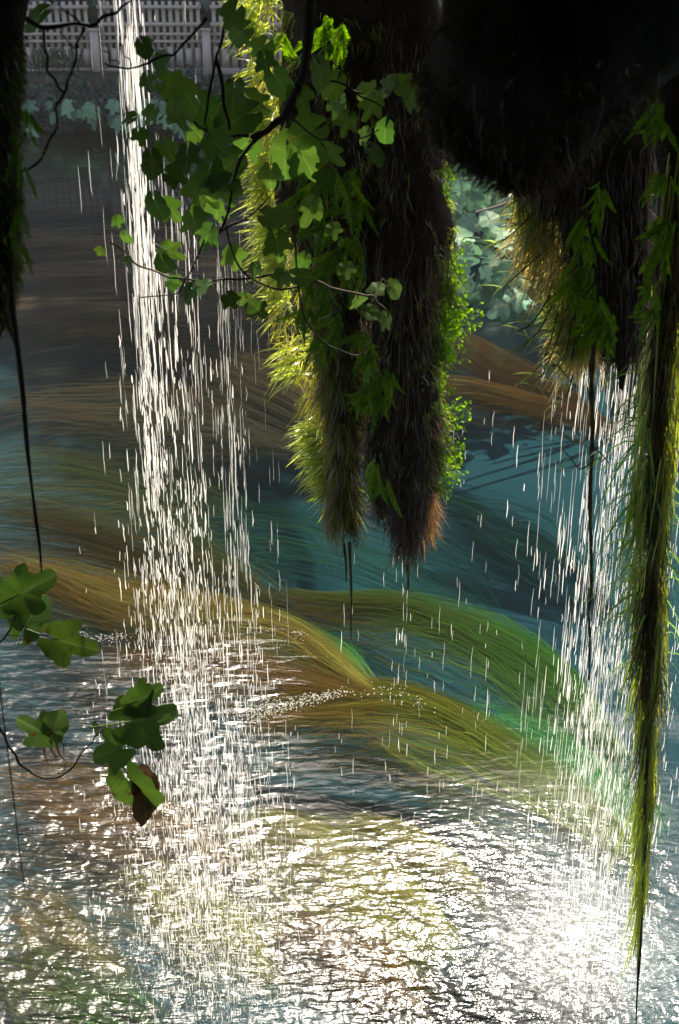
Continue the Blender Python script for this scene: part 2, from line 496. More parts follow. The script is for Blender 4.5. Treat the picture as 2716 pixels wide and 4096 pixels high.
# close the body of water: walls and floor below the bed
border = np.concatenate([np.arange(nx), np.arange(1, ny) * nx + nx - 1, (ny - 1) * nx + np.arange(nx - 2, -1, -1), np.arange(ny - 2, 0, -1) * nx])
low = V[border].copy(); low[:, 2] = -3.2
o0 = len(V); nb = len(border)
j = np.arange(nb); j2 = (j + 1) % nb
walls = np.stack([border[j], o0 + j, o0 + j2, border[j2]], 1)
Vw = np.vstack([V, low, [[0, 12, -3.2]]])
floor_t = np.stack([o0 + j2, o0 + j, np.full(nb, o0 + nb)], 1)
water = place('river_water', raw_mesh('river_water', Vw, [Q, walls, floor_t], None, M['water']))
tag(water, 'clear blue green river water rippling under the falls', 'river', kind='structure')


def bed_z(X, Y):
    P = np.stack([X, Y, 0 * X], -1)
    base = -1.45 + 0.2 * wob(P, 0.5, 5, 2)
    chan = np.exp(-(((X - 0.9) - (9.5 - Y) * 0.25) / 2.6) ** 2)      # the deep blue channel
    left = np.clip((-X + 0.0) / 5, 0, 1) * 0.4
    nearf = np.clip((8 - Y) / 3, 0, 1) * 0.5
    bank_rise = np.clip((Y - 22) / 4.5, 0, 1) ** 2 * 2.6
    right_rise = np.clip((X - 3.4) / 4, 0, 1) * np.clip((Y - 10) / 3, 0, 1) * 1.2
    return np.minimum(base - 0.35 * chan + left + nearf + bank_rise + right_rise, -0.35)


V, Q, *_ = grid(-22, 22, -4, 27, 0.3, bed_z)
tag(place('river_bed', raw_mesh('river_bed', V, [Q], None, M['bed'])), 'pale silty bed of the river', 'river bed', kind='structure')


def bank_z(X, Y):
    P = np.stack([X, Y, 0 * X], -1)
    t = np.clip((Y - 25.0) / 1.0, 0, 1)
    return -0.5 + t * 1.2 + 0.06 * wob(P, 2.5, 9, 3) * t


V, Q, *_ = grid(-60, 60, 24.6, 90, 0.4, bank_z)
tag(place('far_bank', raw_mesh('far_bank', V, [Q], None, M['bank'])), 'earth bank on the far side of the river', 'river bank', kind='structure')


def rbank_z(X, Y):
    P = np.stack([X, Y, 0 * X], -1)
    e = X - 3.0 - 0.25 * np.abs(Y - 17.5) ** 1.1 + 0.3 * wob(P, 1.2, 31, 2)
    return -3.4 + np.clip(e + 0.6, 0, 2.6) * 1.9 + 0.15 * wob(P, 2.0, 32, 3)


V, Q, *_ = grid(2.4, 22, 10.5, 25, 0.3, rbank_z)
tag(place('right_bank', raw_mesh('right_bank', V, [Q], None, M['bank'])), 'earth bank under the fig bush on the right', 'river bank', kind='structure')


def sheet(name, origin, u, v, nu, nv, amp, seed, mat, label, thick):
    """a rough slab of rock: a displaced sheet with a second face behind it"""
    s, t = np.meshgrid(np.linspace(0, 1, nu), np.linspace(0, 1, nv))
    P = np.array(origin) + s[..., None] * np.array(u) + t[..., None] * np.array(v)
    n = np.cross(u, v); n = n / np.linalg.norm(n)
    D = amp * wob(P, 1.6, seed, 4)
    A = (P + D[..., None] * n).reshape(-1, 3); B = (P - n * thick).reshape(-1, 3)
    i = (np.arange(nv - 1)[:, None] * nu + np.arange(nu - 1)[None, :]).ravel()
    Q = np.stack([i, i + 1, i + nu + 1, i + nu], 1)
    k = nu * nv
    b = np.concatenate([np.arange(nu), np.arange(1, nv) * nu + nu - 1, (nv - 1) * nu + np.arange(nu - 2, -1, -1), np.arange(nv - 2, 0, -1) * nu])
    b2 = np.roll(b, -1)
    return tag(place(name, raw_mesh(name, np.vstack([A, B]), [Q, Q[:, ::-1] + k, np.stack([b2, b, b + k, b2 + k], 1)], None, mat)), label, 'rock', kind='structure')


# the grotto the picture was taken from
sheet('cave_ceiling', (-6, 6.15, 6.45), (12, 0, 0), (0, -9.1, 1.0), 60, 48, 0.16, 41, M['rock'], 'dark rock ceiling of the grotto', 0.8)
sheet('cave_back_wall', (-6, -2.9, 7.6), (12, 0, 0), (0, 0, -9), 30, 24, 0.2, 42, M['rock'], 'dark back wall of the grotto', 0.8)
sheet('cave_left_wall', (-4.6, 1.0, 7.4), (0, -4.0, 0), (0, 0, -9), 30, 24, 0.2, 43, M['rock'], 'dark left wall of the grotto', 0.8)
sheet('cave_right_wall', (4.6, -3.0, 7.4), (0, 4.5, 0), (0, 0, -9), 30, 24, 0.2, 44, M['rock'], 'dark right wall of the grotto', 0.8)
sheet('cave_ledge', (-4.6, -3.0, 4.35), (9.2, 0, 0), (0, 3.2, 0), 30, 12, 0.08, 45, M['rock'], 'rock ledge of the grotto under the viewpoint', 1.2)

# ------------------------------------------------------------------ water weed
BROWN = np.array([0.12, 0.068, 0.022]); ORANGE = np.array([0.19, 0.125, 0.035]); OLIVE = np.array([0.14, 0.13, 0.035])
YGREEN = np.array([0.22, 0.215, 0.05]); GREEN = np.array([0.10, 0.25, 0.06]); DARK = np.array([0.035, 0.032, 0.02])


def weed(name, label, spine, width, n, c_root, c_tip, z0=-0.05, z1=-0.1, strand=0.010, seg=9, seed=1, length=(0.25, 0.55), spread=0.10, start=0.7, vary=0.25, skew=False, group='beds of water weed trailing in the current'):
    """strands that trail along a line of the current given by photo pixels on the water"""
    r = np.random.default_rng(seed)
    zs = np.linspace(z0, z1, len(spine)) - 0.08
    pts = np.array([at_z(x, y, zz) for (x, y), zz in zip(spine, zs)])
    M_ = 120
    sp = smooth_line(pts, M_)
    tan = np.gradient(sp, axis=0); tan /= np.linalg.norm(tan, axis=1, keepdims=True)
    nor = np.stack([-tan[:, 1], tan[:, 0], 0 * tan[:, 0]], 1)
    wid = np.interp(np.linspace(0, 1, M_), np.linspace(0, 1, len(width)), width)
    t0 = r.uniform(0, start, n) ** 1.0
    ln = r.uniform(*length, n)
    u = np.clip(r.normal(0, 0.52, n), -1.5, 1.5)
    if skew:                        # thick along the crest on the far side, thinning towards the viewer
        u = np.clip(0.75 - np.abs(r.normal(0, 0.75, n)) + r.normal(0, 0.06, n), -1.9, 0.9)
    # strands gather in tresses
    tress = np.round(u * 6 + 0.25 * r.normal(size=n)) / 6
    u = 0.75 * u + 0.25 * tress
    tt = np.clip(t0[:, None] + ln[:, None] * np.linspace(0, 1, seg)[None, :], 0, 1)
    fi = tt * (M_ - 1); i0 = np.clip(fi.astype(int), 0, M_ - 2); fr = (fi - i0)[..., None]
    c = sp[i0] * (1 - fr) + sp[i0 + 1] * fr
    nn = nor[i0]; w = wid[i0]
    drift = np.cumsum(r.normal(0, spread, (n, seg)), 1) * 0.12
    uu = u[:, None] + drift + 0.10 * np.sin(tt * 9 + tress[:, None] * 5 + seed)
    P = c + nn * (uu * w)[..., None]
    # tip overshoot keeps the ends ragged
    P += np.stack([tan[i0][..., 0], tan[i0][..., 1], 0 * tt], -1) * (r.uniform(0, 0.25, n)[:, None] * (np.linspace(0, 1, seg)[None, :] ** 2))[..., None]
    lay = r.uniform(0, 1, n) ** 1.5
    z = z0 + (z1 - z0) * tt - lay[:, None] * 0.22 - 0.10 * np.minimum(np.abs(uu), 1.6) ** 2 + 0.03 * wob(P, 2.2, seed + 50, 2)
    z = z - 0.10 * (1 - np.minimum(np.linspace(0, 1, seg) * 4, 1))[None, :]
    P[..., 2] = np.minimum(z, -0.015)
    W = strand * 1.25 * r.uniform(0.35, 1.5, n)[:, None] * np.interp(np.linspace(0, 1, seg), [0, 0.15, 0.7, 1], [0.5, 1, 1, 0.25])[None, :]
    mixv = np.clip(tt * 0.9 + 0.22 * tress[:, None] + r.normal(0, 0.16, n)[:, None], 0, 1)
    colr = np.array(c_root) * (1 - mixv[..., None]) + np.array(c_tip) * mixv[..., None]
    hue = np.array([[1, 1, 1], [1.25, 0.95, 0.8], [0.8, 1.02, 1.0], [1.3, 0.85, 0.7], [0.7, 0.75, 0.9]])[(np.abs(np.round(tress * 6 + t0 * 5)).astype(int) * 7 + r.integers(0, 2, n)) % 5]
    colr = colr * (1 + vary * (hue - 1))[:, None, :]
    colr = colr * np.exp(r.normal(0, 0.12 + 0.25 * vary, n) + (0.14 + 0.28 * vary) * np.sin(tress * 40 + seed))[:, None, None]
    Sd = nn + np.array([0, 0, 1.0]) * r.normal(0, 0.6, n)[:, None, None]
    Sd /= np.linalg.norm(Sd, axis=2, keepdims=True)
    V, Q, C = ribbons(P, W, Sd, colr)
    o = obj(name, V, [Q], M['weed'], None, np.clip(C, 0.004, 0.6))
    return tag(o, label, 'water weed', group, 'stuff' if n > 100000 else None)


weed('water_weed', 'golden green weed bed cresting at the surface behind the left fall', [(-150, 2230), (180, 2330), (480, 2440), (800, 2500), (1080, 2540), (1290, 2660), (1470, 2790)], [0.4, 0.5, 0.6, 0.6, 0.5, 0.32, 0.12], 2600, ORANGE * 0.6, YGREEN * 0.85, -0.02, -0.06, 0.007, seed=1, length=(0.10, 0.36), start=0.9, spread=0.3, vary=0.8, skew=True)
weed('water_weed', 'orange brown weed under the foam line at the foot of the golden bed', [(250, 2620), (600, 2660), (900, 2680), (1150, 2740), (1420, 2810)], [0.5, 0.6, 0.5, 0.4, 0.15], 800, BROWN * 0.8, ORANGE * 0.8, -0.04, -0.04, 0.009, seed=2)
weed('water_weed', 'long brown and green weed mound in the middle of the lower river', [(950, 2930), (1250, 2860), (1500, 2850), (1750, 2920), (2000, 3050), (2250, 3220), (2450, 3370)], [0.28, 0.42, 0.50, 0.50, 0.42, 0.30, 0.14], 3000, ORANGE * 0.9, np.array([0.16, 0.30, 0.03]), -0.03, -0.12, 0.007, seed=3, length=(0.10, 0.42), start=0.85, spread=0.28, vary=0.8, skew=True)
weed('water_weed', 'brown to green weed mound sunk in the blue channel', [(1030, 2350), (1280, 2425), (1560, 2460), (1850, 2560), (2120, 2740), (2400, 3020)], [0.08, 0.32, 0.55, 0.60, 0.48, 0.25], 2500, BROWN * 0.9, np.array([0.10, 0.26, 0.04]), -0.14, -0.34, 0.008, seed=4, vary=0.3, length=(0.10, 0.42), start=0.85, spread=0.28, skew=True)
weed('water_weed', 'brown weed tress beside the right side of the centre formation', [(1560, 1330), (1780, 1400), (1960, 1500), (2180, 1590), (2420, 1740)], [0.7, 0.8, 0.7, 0.5, 0.25], 1100, ORANGE * 0.5, BROWN * 0.7, -0.05, -0.16, 0.009, seed=5, vary=0.8, skew=True)
weed('water_weed', 'straw brown weed streak lying flat under the brown tress', [(1600, 1560), (1850, 1560), (2080, 1610), (2350, 1680)], [0.35, 0.35, 0.3, 0.2], 350, ORANGE * 0.7, BROWN * 0.8, -0.03, -0.06, 0.013, seed=6)
weed('water_weed', 'brown weed band running behind the left fall in mid river', [(-100, 1350), (350, 1330), (700, 1390), (980, 1480), (1180, 1600), (1280, 1720)], [0.9, 0.9, 0.9, 0.8, 0.6, 0.2], 1200, np.array([0.10, 0.072, 0.045]), np.array([0.14, 0.095, 0.05]), -0.10, -0.25, 0.008, seed=7)
weed('water_weed', 'dark brown weed band below the hanging vine on the left', [(-200, 1640), (200, 1610), (550, 1630), (900, 1700), (1200, 1790)], [1.0, 1.1, 1.0, 0.9, 0.3], 900, np.array([0.10, 0.075, 0.045]), np.array([0.11, 0.085, 0.05]), -0.12, -0.3, 0.008, seed=8, vary=0.6)
weed('water_weed', 'dim green weed deep in the water left of the centre formation', [(100, 2010), (500, 2030), (900, 2080), (1250, 2160), (1600, 2300), (1900, 2470)], [0.7, 0.8, 0.9, 0.9, 0.8, 0.3], 260, np.array([0.06, 0.11, 0.065]), np.array([0.07, 0.13, 0.07]), -0.6, -1.0, 0.013, seed=9)
weed('water_weed', 'olive weed band across the left side under the vine tip', [(-200, 1880), (150, 1900), (500, 1960), (850, 2050)], [0.8, 0.9, 0.9, 0.5], 900, np.array([0.10, 0.095, 0.04]), np.array([0.11, 0.12, 0.045]), -0.12, -0.3, 0.008, seed=10, vary=0.6)
weed('water_weed', 'mixed olive and brown weed band just behind the upper fig leaves at left', [(-200, 2080), (150, 2130), (500, 2230), (800, 2330), (1050, 2450)], [0.8, 0.85, 0.8, 0.6, 0.3], 1100, BROWN * 0.7, OLIVE * 0.8, -0.12, -0.28, 0.008, seed=11, vary=0.6)
weed('water_weed', 'faint green weed veil at the far side of the blue channel', [(1450, 1950), (1750, 2010), (2050, 2120), (2350, 2280)], [0.3, 0.6, 0.7, 0.4], 160, np.array([0.06, 0.11, 0.07]), np.array([0.07, 0.13, 0.08]), -0.7, -1.0, 0.014, seed=12)
weed('water_weed', 'bright green weed tuft poking out behind the crest of the golden bed', [(1050, 2440), (1200, 2530), (1330, 2620), (1430, 2720)], [0.1, 0.25, 0.3, 0.15], 450, GREEN, GREEN * 1.3, -0.25, -0.35, 0.010, seed=13)
weed('water_weed', 'orange weed bed at lower left behind the thin vine', [(-150, 3110), (150, 3170), (400, 3260), (640, 3330), (900, 3450)], [0.4, 0.5, 0.5, 0.4, 0.2], 1100, BROWN, ORANGE * 1.1, -0.03, -0.08, 0.007, seed=14)
weed('water_weed', 'small tawny weed tuft at lower left under sparkling ripples', [(-100, 3610), (130, 3640), (240, 3750), (420, 3860)], [0.2, 0.25, 0.25, 0.12], 600, ORANGE, OLIVE * 1.5, -0.03, -0.08, 0.006, seed=15)
weed('water_weed', 'green weed streak entering at the bottom left corner', [(-150, 3820), (100, 3890), (300, 3990), (550, 4090)], [0.25, 0.3, 0.3, 0.2], 450, OLIVE, GREEN * 1.0, -0.06, -0.12, 0.007, seed=16)
weed('water_weed', 'yellow green weed under the sparkling water right of the left fall', [(850, 3260), (1080, 3350), (1300, 3480), (1500, 3620), (1700, 3760)], [0.2, 0.4, 0.45, 0.4, 0.2], 1700, OLIVE * 1.5, YGREEN * 1.8, -0.03, -0.06, 0.008, seed=17)
weed('water_weed', 'orange weed streak near the bottom edge right of the left fall', [(1080, 3680), (1230, 3760), (1400, 3850), (1600, 3980)], [0.15, 0.3, 0.3, 0.2], 800, BROWN * 1.2, ORANGE * 1.3, -0.04, -0.08, 0.007, seed=18)
weed('water_weed', 'olive weed tongue in open water below the long mound', [(1330, 3270), (1500, 3330), (1680, 3430), (1850, 3530)], [0.12, 0.25, 0.25, 0.1], 900, OLIVE * 1.3, OLIVE * 2.0, -0.03, -0.06, 0.008, seed=19)
weed('water_weed', 'green weed glimmering under the foot of the left fall', [(420, 3480), (640, 3590), (860, 3720), (1050, 3880)], [0.25, 0.4, 0.4, 0.25], 800, OLIVE * 1.3, YGREEN * 1.3, -0.05, -0.1, 0.007, seed=20)
weed('water_weed', 'green weed drifting toward the foot of the right fall', [(1850, 2800), (2080, 2960), (2300, 3120), (2520, 3300)], [0.25, 0.4, 0.45, 0.35], 900, np.array([0.09, 0.24, 0.08]), np.array([0.14, 0.38, 0.12]), -0.2, -0.3, 0.009, seed=21, spread=0.3, skew=True)
weed('water_weed', 'dark olive weed under the grey ripples at the lower left edge', [(-150, 3330), (150, 3420), (450, 3520), (800, 3600)], [0.3, 0.4, 0.4, 0.2], 700, DARK * 1.5, OLIVE, -0.12, -0.2, 0.008, seed=22)
weed('water_weed', 'dark weed below the rippled water in front of the long mound', [(900, 3060), (1300, 3060), (1700, 3120), (2100, 3250)], [0.3, 0.5, 0.5, 0.3], 350, DARK, DARK * 1.5, -0.4, -0.5, 0.009, seed=23)
# the far shaded reach: rows of thin brown weed that curve along the current
for i, (y0, lab) in enumerate([(600, 'yellowish weed along the foot of the far bank'), (720, 'dim green weed in the shaded far reach'), (860, 'dark brown weed in the shaded reach beside the left rock'), (980, 'brown weed lines in the shaded reach behind the fig twigs'), (1090, 'reddish brown weed arcs in the shaded reach at left'), (1210, 'brown weed arcs low in the shaded reach beside the hanging vine')]):
    c1 = np.array([[.26, .26, .12], [.16, .20, .13], [.24, .19, .16], [.28, .20, .15], [.26, .18, .13], [.18, .13, .09]])[i]
    weed('water_weed', lab, [(-250, y0 + 25), (150, y0), (500, y0 - 8), (900, y0 + 20), (1250, y0 + 110), (1600, y0 + 260)], np.array([1.0, 1.1, 1.1, 1.0, 1.0, 0.8]) * [1.6, 1.5, 1.2, 1.0, 0.9, 0.8][i], 800, c1, c1 * 1.3, -0.08, -0.22, 0.015 - 0.0007 * i, seed=60 + i, length=(0.12, 0.35), start=0.85, vary=0.8, group='weed in the shaded far reach')

# ------------------------------------------------------------------ far bank: trees, fence, shrubs
def leaf_cloud(centres, radii, n, size, cols, seed, squash=0.8):
    """small leaf faces spread through a few uneven lobes"""
    r = np.random.default_rng(seed)
    k = r.integers(0, len(centres), n)
    d = r.normal(size=(n, 3)); d /= np.linalg.norm(d, axis=1, keepdims=True)
    rad = np.asarray(radii)[k] * (0.55 + 0.45 * r.uniform(0, 1, n) ** 0.5) * (1 + 0.25 * wob(d * 3 + k[:, None], 2.0, seed, 2))
    P = np.asarray(centres)[k] + d * rad[:, None] * np.array([1, 1, squash])
    a = r.normal(size=(n, 3)); a /= np.linalg.norm(a, axis=1, keepdims=True)
    b = np.cross(a, r.normal(size=(n, 3))); b /= np.linalg.norm(b, axis=1, keepdims=True)
    s = size * r.uniform(0.6, 1.4, n)[:, None]
    V = np.stack([P - a * s, P + b * s * 0.45, P + a * s, P - b * s * 0.45], 1).reshape(-1, 3)
    Q = np.arange(n * 4).reshape(n, 4)
    c = np.asarray(cols)[r.integers(0, len(cols), n)] * np.exp(r.normal(0, 0.25, n))[:, None]
    return V, Q, np.repeat(c, 4, 0)


TREE_G = np.array([[0.09, 0.13, 0.055], [0.12, 0.16, 0.065], [0.085, 0.11, 0.06]])
tree_x = [-19, -13.4, -8.2, -3.0, 2.6, 8.2, 14.0, -0.3, 5.4, -5.6, -10.8]  # last four added to close sky gaps mirrored in the water
tree_lab = ['shady tree behind the fence, leftmost of the row', 'shady tree behind the fence, second from left', 'shady tree behind the left end of the lattice', 'shady tree behind the middle of the lattice',
            'shady tree behind the centre formation', 'shady tree beyond the right bank bush', 'shady tree at the right end of the row',
            'shady tree just left of the centre formation, set back, added to fill a sky gap', 'shady tree over the right bank bush, set back, added to fill a sky gap', 'shady tree behind the first fence bay, set back, added to fill a sky gap', 'shady tree left of the fence, set back, added to fill a sky gap']
for i, x in enumerate(tree_x):
    r = np.random.default_rng(100 + i)
    y = (31.0 if i < 7 else 34.0) + r.uniform(-0.8, 0.8); h = (19.0 if x < -1 else 12.5) + r.uniform(-1.2, 1.2)
    t = empty('tree', (x, y, 0.6)); tag(t, tree_lab[i], 'tree', 'trees on the far bank behind the fence')
    one_tube('trunk', [(x, y, 0.4), (x + 0.2, y, 3), (x - 0.1, y + 0.2, 6), (x, y, h * 0.85)], 0.28, 0.06, M['bark'], t, 8)
    cs = [(x + r.normal(0, 1.5), y + r.normal(0, 1.0), z) for z in np.linspace(1.8, h - 1.5, 15)]
    V, Q, C = leaf_cloud(cs, r.uniform(1.6, 2.5, 15), 13000, 0.34, TREE_G, 200 + i)
    obj('crown', V, [Q], M['strand'], t, C, False)

# unseen tall trees added to keep open sky out of the river reflection
back_lab = ['far left end', 'left end', 'left of the fence', 'above the fence', 'left of the centre', 'centre', 'right of the centre', 'above the right bank', 'right end', 'far right end']
for i, x in enumerate(np.linspace(-30, 30, 10)):
    r = np.random.default_rng(150 + i)
    y = 45 + r.uniform(-1.5, 1.5); h = 28 + r.uniform(-2.0, 2.0)
    t = empty('added_tall_tree', (x, y, 0.6)); tag(t, 'unseen tall tree added to screen the sky from the river, %s' % back_lab[i], 'tree', 'added trees screening the sky reflection')
    one_tube('trunk', [(x, y, 0.4), (x + 0.3, y, 8), (x - 0.2, y + 0.3, 16), (x, y, h * 0.85)], 0.45, 0.1, M['bark'], t, 8)
    cs = [(x + r.normal(0, 2.2), y + r.normal(0, 1.2), z) for z in np.linspace(2.5, h - 2.5, 20)]
    V, Q, C = leaf_cloud(cs, r.uniform(2.6, 3.8, 20), 9000, 0.75, TREE_G, 260 + i)
    obj('crown', V, [Q], M['strand'], t, C, False)

# timber lattice fence on the far bank
FY = 27.0
fz0 = at_y(600, 296, FY)[2]; fz1 = at_y(600, 22, FY)[2]


def fz(py): return float(at_y(600, py, FY)[2])


post_px = [-80, 383, 828, 1273]
post_x = [float(at_y(p, 200, FY)[0]) for p in post_px]
fence = empty('lattice_fence', (post_x[1], FY, fz0)); tag(fence, 'weathered grey timber lattice fence along the far bank', 'fence')


def board(name, x0, x1, y0, y1, z0, z1, parent):
    V, Q = box(x0, x1, y0, y1, z0, z1)
    return obj(name, V, [Q], M['wood'], parent, None, False)


for x in post_x:
    p = board('post', x - 0.075, x + 0.075, FY - 0.12, FY + 0.03, fz0 - 0.25, fz(118), fence)
    V, Q = box(x - 0.095, x + 0.095, FY - 0.14, FY + 0.05, fz(118), fz(112))
    place('post_cap', raw_mesh('post_cap', V - np.array(fence.location), [Q], None, M['wood'], False), p)
for k in range(3):
    xa, xb = post_x[k] + 0.08, post_x[k + 1] - 0.08
    for a, b in ((22, 34), (90, 104), (131, 141), (160, 170), (272, 306)):
        dy = 0.03 if a != 272 else 0.0
        board('rail', xa, xb, FY - dy, FY + 0.05 - dy * 0.2, fz(b), fz(a), fence)
    n = 15
    for q in range(n):
        x = xa + (q + 0.5) * (xb - xa) / n
        w = 0.034 * random.uniform(0.9, 1.1)
        board('slat', x - w, x + w, FY + 0.055, FY + 0.08, fz(272), fz(8) + random.uniform(-0.01, 0.01), fence)
    m_ = 11
    for q in range(m_):
        x = xa + (q + 0.5) * (xb - xa) / m_
        w = 0.058 * random.uniform(0.85, 1.1)
        board('picket', x - w, x + w, FY + 0.0, FY + 0.028, fz(272), fz(190) + random.uniform(-0.03, 0.02), fence)
# fig leaf meshes ---------------------------------------------------
def fig_leaf(name, lobes, mat, seed, droop=0.25, n=72):
    """lobed leaf, stalk at the origin, blade along +Y, about 1 long"""
    r = np.random.default_rng(seed)
    th = np.linspace(-math.pi * 0.94, math.pi * 0.94, n)     # 0 = towards the tip
    out = np.zeros(n)
    if lobes == 1:
        out = 0.36 + 0.24 * np.cos(th / 2) ** 2 + 0.06 * np.cos(th * 2)
    else:
        cen = {3: [-1.15, 0, 1.15], 5: [-2.0, -0.98, 0, 0.98, 2.0]}[lobes]
        amp = {3: [0.50, 0.62, 0.50], 5: [0.36, 0.52, 0.64, 0.52, 0.36]}[lobes]
        wd = {3: 0.56, 5: 0.40}[lobes]
        for c, a in zip(cen, amp):
            out = np.maximum(out, a * np.exp(-(np.abs(th - c) / wd) ** 2.6 * 0.7))
        out = np.maximum(out, 0.35)
    out *= 1 + 0.05 * np.sin(th * 7 + r.uniform(0, 6)) + 0.014 * np.sin(th * 23) + 0.05 * np.sin(th * 2.3 + r.uniform(0, 6)) + r.normal(0, 0.012, n)
    cy = 0.36
    rings = [0.0, 0.35, 0.7, 1.0]
    V = [[0, cy, 0]]
    for f in rings[1:]:
        for a, ro in zip(th, out):
            x, y = ro * f * math.sin(a), cy + ro * f * math.cos(a)
            V.append([x, max(y, 0.0) if abs(x) < 0.03 else y, 0])
    V = np.array(V)
    x, y = V[:, 0], V[:, 1]
    V[:, 2] = 0.22 * np.abs(x) - droop * (y - 0.2) ** 2 - 0.25 * x ** 2 + 0.05 * wob(V, 8, seed + 3, 2)
    T, Qd = [], []
    for i in range(n - 1):
        T.append([0, 1 + i, 2 + i])
        for g in range(len(rings) - 2):
            a_ = 1 + g * n + i
            Qd.append([a_, a_ + n, a_ + n + 1, a_ + 1])
    # stalk
    P = np.array([[[0, cy, 0.0], [0, 0.05, -0.0], [0, -0.22, -0.06]]])
    tv, tq, _ = tubes(P, np.array([[0.012, 0.014, 0.016]]), 3)
    k = len(V)
    return raw_mesh(name, np.vstack([V, tv]), [np.array(T)[:, ::-1], np.array(Qd)[:, ::-1], tq + k], None, mat)


def leaf_set(key):
    m = M[key]
    return [fig_leaf('fig_leaf', 5, m, 1, 0.35), fig_leaf('fig_leaf', 3, m, 2, 0.25), fig_leaf('fig_leaf', 1, m, 3, 0.3), fig_leaf('fig_leaf', 3, m, 4, 0.6), fig_leaf('fig_leaf', 5, m, 5, 0.15)]


LEAF = {k: leaf_set(k) for k in ('fig', 'fig_spotted', 'fig_pale', 'fig_far', 'fig_near', 'fig_dry')}


def orient(roll, tilt_x, tilt_y, face=1):
    """leaf frame: blade axis turned by roll (degrees, 0 = up in the picture, clockwise), normal tipped away from the viewer"""
    up, rt, bk = Vector(UP), Vector(RIGHT), -Vector(FWD)
    a = R(roll)
    yv = up * math.cos(a) + rt * math.sin(a)
    nv = bk * face
    xv = yv.cross(nv)
    m = Matrix((xv, yv, nv)).transposed()
    return m @ Matrix.Rotation(R(tilt_x), 3, 'X') @ Matrix.Rotation(R(tilt_y), 3, 'Y')


def put_leaf(parent, me, p, size, roll, tx=0, ty=0, face=1, name='leaf'):
    o = bpy.data.objects.new(name, me); COL.objects.link(o)
    rot = orient(roll, tx, ty, face)
    mw = Matrix.Translation(Vector(p) - Vector(parent.location)) @ rot.to_4x4() @ Matrix.Scale(size, 4)
    o.parent = parent
    o.matrix_local = mw
    return o


# shrubs on the far bank
SH = np.array([[0.03, 0.065, 0.04], [0.05, 0.10, 0.06], [0.025, 0.045, 0.03], [0.06, 0.11, 0.08]])
far_lab = ['ivy covered mound at the left end of the far bank', 'bank shrub below the first fence post', 'bank shrub below the middle of the lattice', 'bank shrub half hidden by the fig twigs', 'bank shrub behind the centre formation']
for i, (px, wd) in enumerate([(120, 1.5), (420, 1.5), (650, 1.4), (900, 1.4), (1180, 1.5)]):
    r = np.random.default_rng(300 + i)
    c = at_z(px, 470, 0.0); c = at_y(px, 410, 25.6)
    t = empty('bank_shrub', (c[0], 25.9, 0.2)); tag(t, far_lab[i], 'shrub', 'shrubs along the far bank')
    cs = [(c[0] + r.uniform(-wd, wd) * 0.6, 25.4 + r.uniform(-0.2, 0.6), r.uniform(0.2, 0.75)) for _ in range(8)]
    V, Q, C = leaf_cloud(cs, r.uniform(0.3, 0.5, 8), 2600, 0.05, SH, 320 + i)
    V[:, 2] = np.maximum(V[:, 2], 0.03)
    obj('foliage', V, [Q], M['strand'], t, C, False)
    V, Q, _ = tubes(np.array([[[c[0], 25.9, 0.1], [c[0] + 0.1, 25.6, 0.4], [c[0] - 0.1, 25.4, 0.7]]]), np.array([[0.05, 0.04, 0.02]]), 6)
    obj('stem', V, [Q], M['bark'], t)
    for q in range(16):
        p = at_y(px + r.uniform(-150, 150), r.uniform(390, 510), 24.75 + r.uniform(-0.15, 0.1))
        put_leaf(t, LEAF['fig_far'][random.choice([0, 4])], p, r.uniform(0.2, 0.32), 180 + r.uniform(-70, 70), r.uniform(-40, 10), r.uniform(-30, 30))
# weeds and twigs that climb the fence foot
for i, px in enumerate([150, 280, 600, 1010]):
    r = np.random.default_rng(350 + i)
    c = at_y(px, 240, FY - 0.35)
    V, Q, C = leaf_cloud([(c[0] + r.uniform(-.3, .3), FY - 0.35, c[2] + r.uniform(-.2, .2)) for _ in range(4)], [0.16] * 4, 260, 0.045, np.array([[0.06, 0.12, 0.05], [0.10, 0.17, 0.07]]), 360 + i)
    stalks = np.array([[[c[0] + d, FY - 0.35, fz0 - 0.35], [c[0] + d * 0.6, FY - 0.35, c[2] - 0.1], [c[0] + d * 1.3, FY - 0.38, c[2] + 0.2]] for d in (-0.2, 0.0, 0.2)])
    t = empty('climbing_plant', (c[0], FY - 0.35, fz0 - 0.35))
    tag(t, ['leafy climber on the fence beside the left rock', 'leafy climber left of the first fence post', 'leafy climber on the lattice behind the left fall', 'leafy climber at the third fence post'][i], 'climber', 'climbers at the fence foot')
    obj('foliage', V, [Q], M['strand'], t, C, False)
    V, Q, _ = tubes(stalks, np.full((3, 3), 0.012), 4)
    obj('stem', V, [Q], M['bark'], t)

# fig bush on the right bank
bush = empty('fig_bush', (4.0, 18.2, 0.2)); tag(bush, 'blue green fig bush leaning over the water on the right', 'bush')
r = np.random.default_rng(400)
poly_l = lambda y: np.interp(y, [640, 720, 800, 900, 960, 1060, 1150, 1230], [1730, 1740, 1755, 1800, 1840, 1850, 1930, 2010])
k = 0
for y in np.linspace(640, 1215, 19):
    x = poly_l(y) + r.uniform(0, 40)
    while x < 2420:
        yy = y + r.uniform(-22, 22)
        Yd = 17.2 + (x - poly_l(y)) * 0.0015 + r.uniform(-0.5, 0.5) + (1230 - yy) * 0.0012
        p = at_y(x, yy, Yd)
        me = LEAF['fig_far'][r.choice([0, 4, 0, 1])]
        put_leaf(bush, me, p, r.uniform(0.24, 0.42), r.choice([-1, 1]) * 0 + 215 + r.uniform(-65, 65), r.uniform(-15, 45), r.uniform(-35, 35))
        k += 1
        x += r.uniform(48, 92)
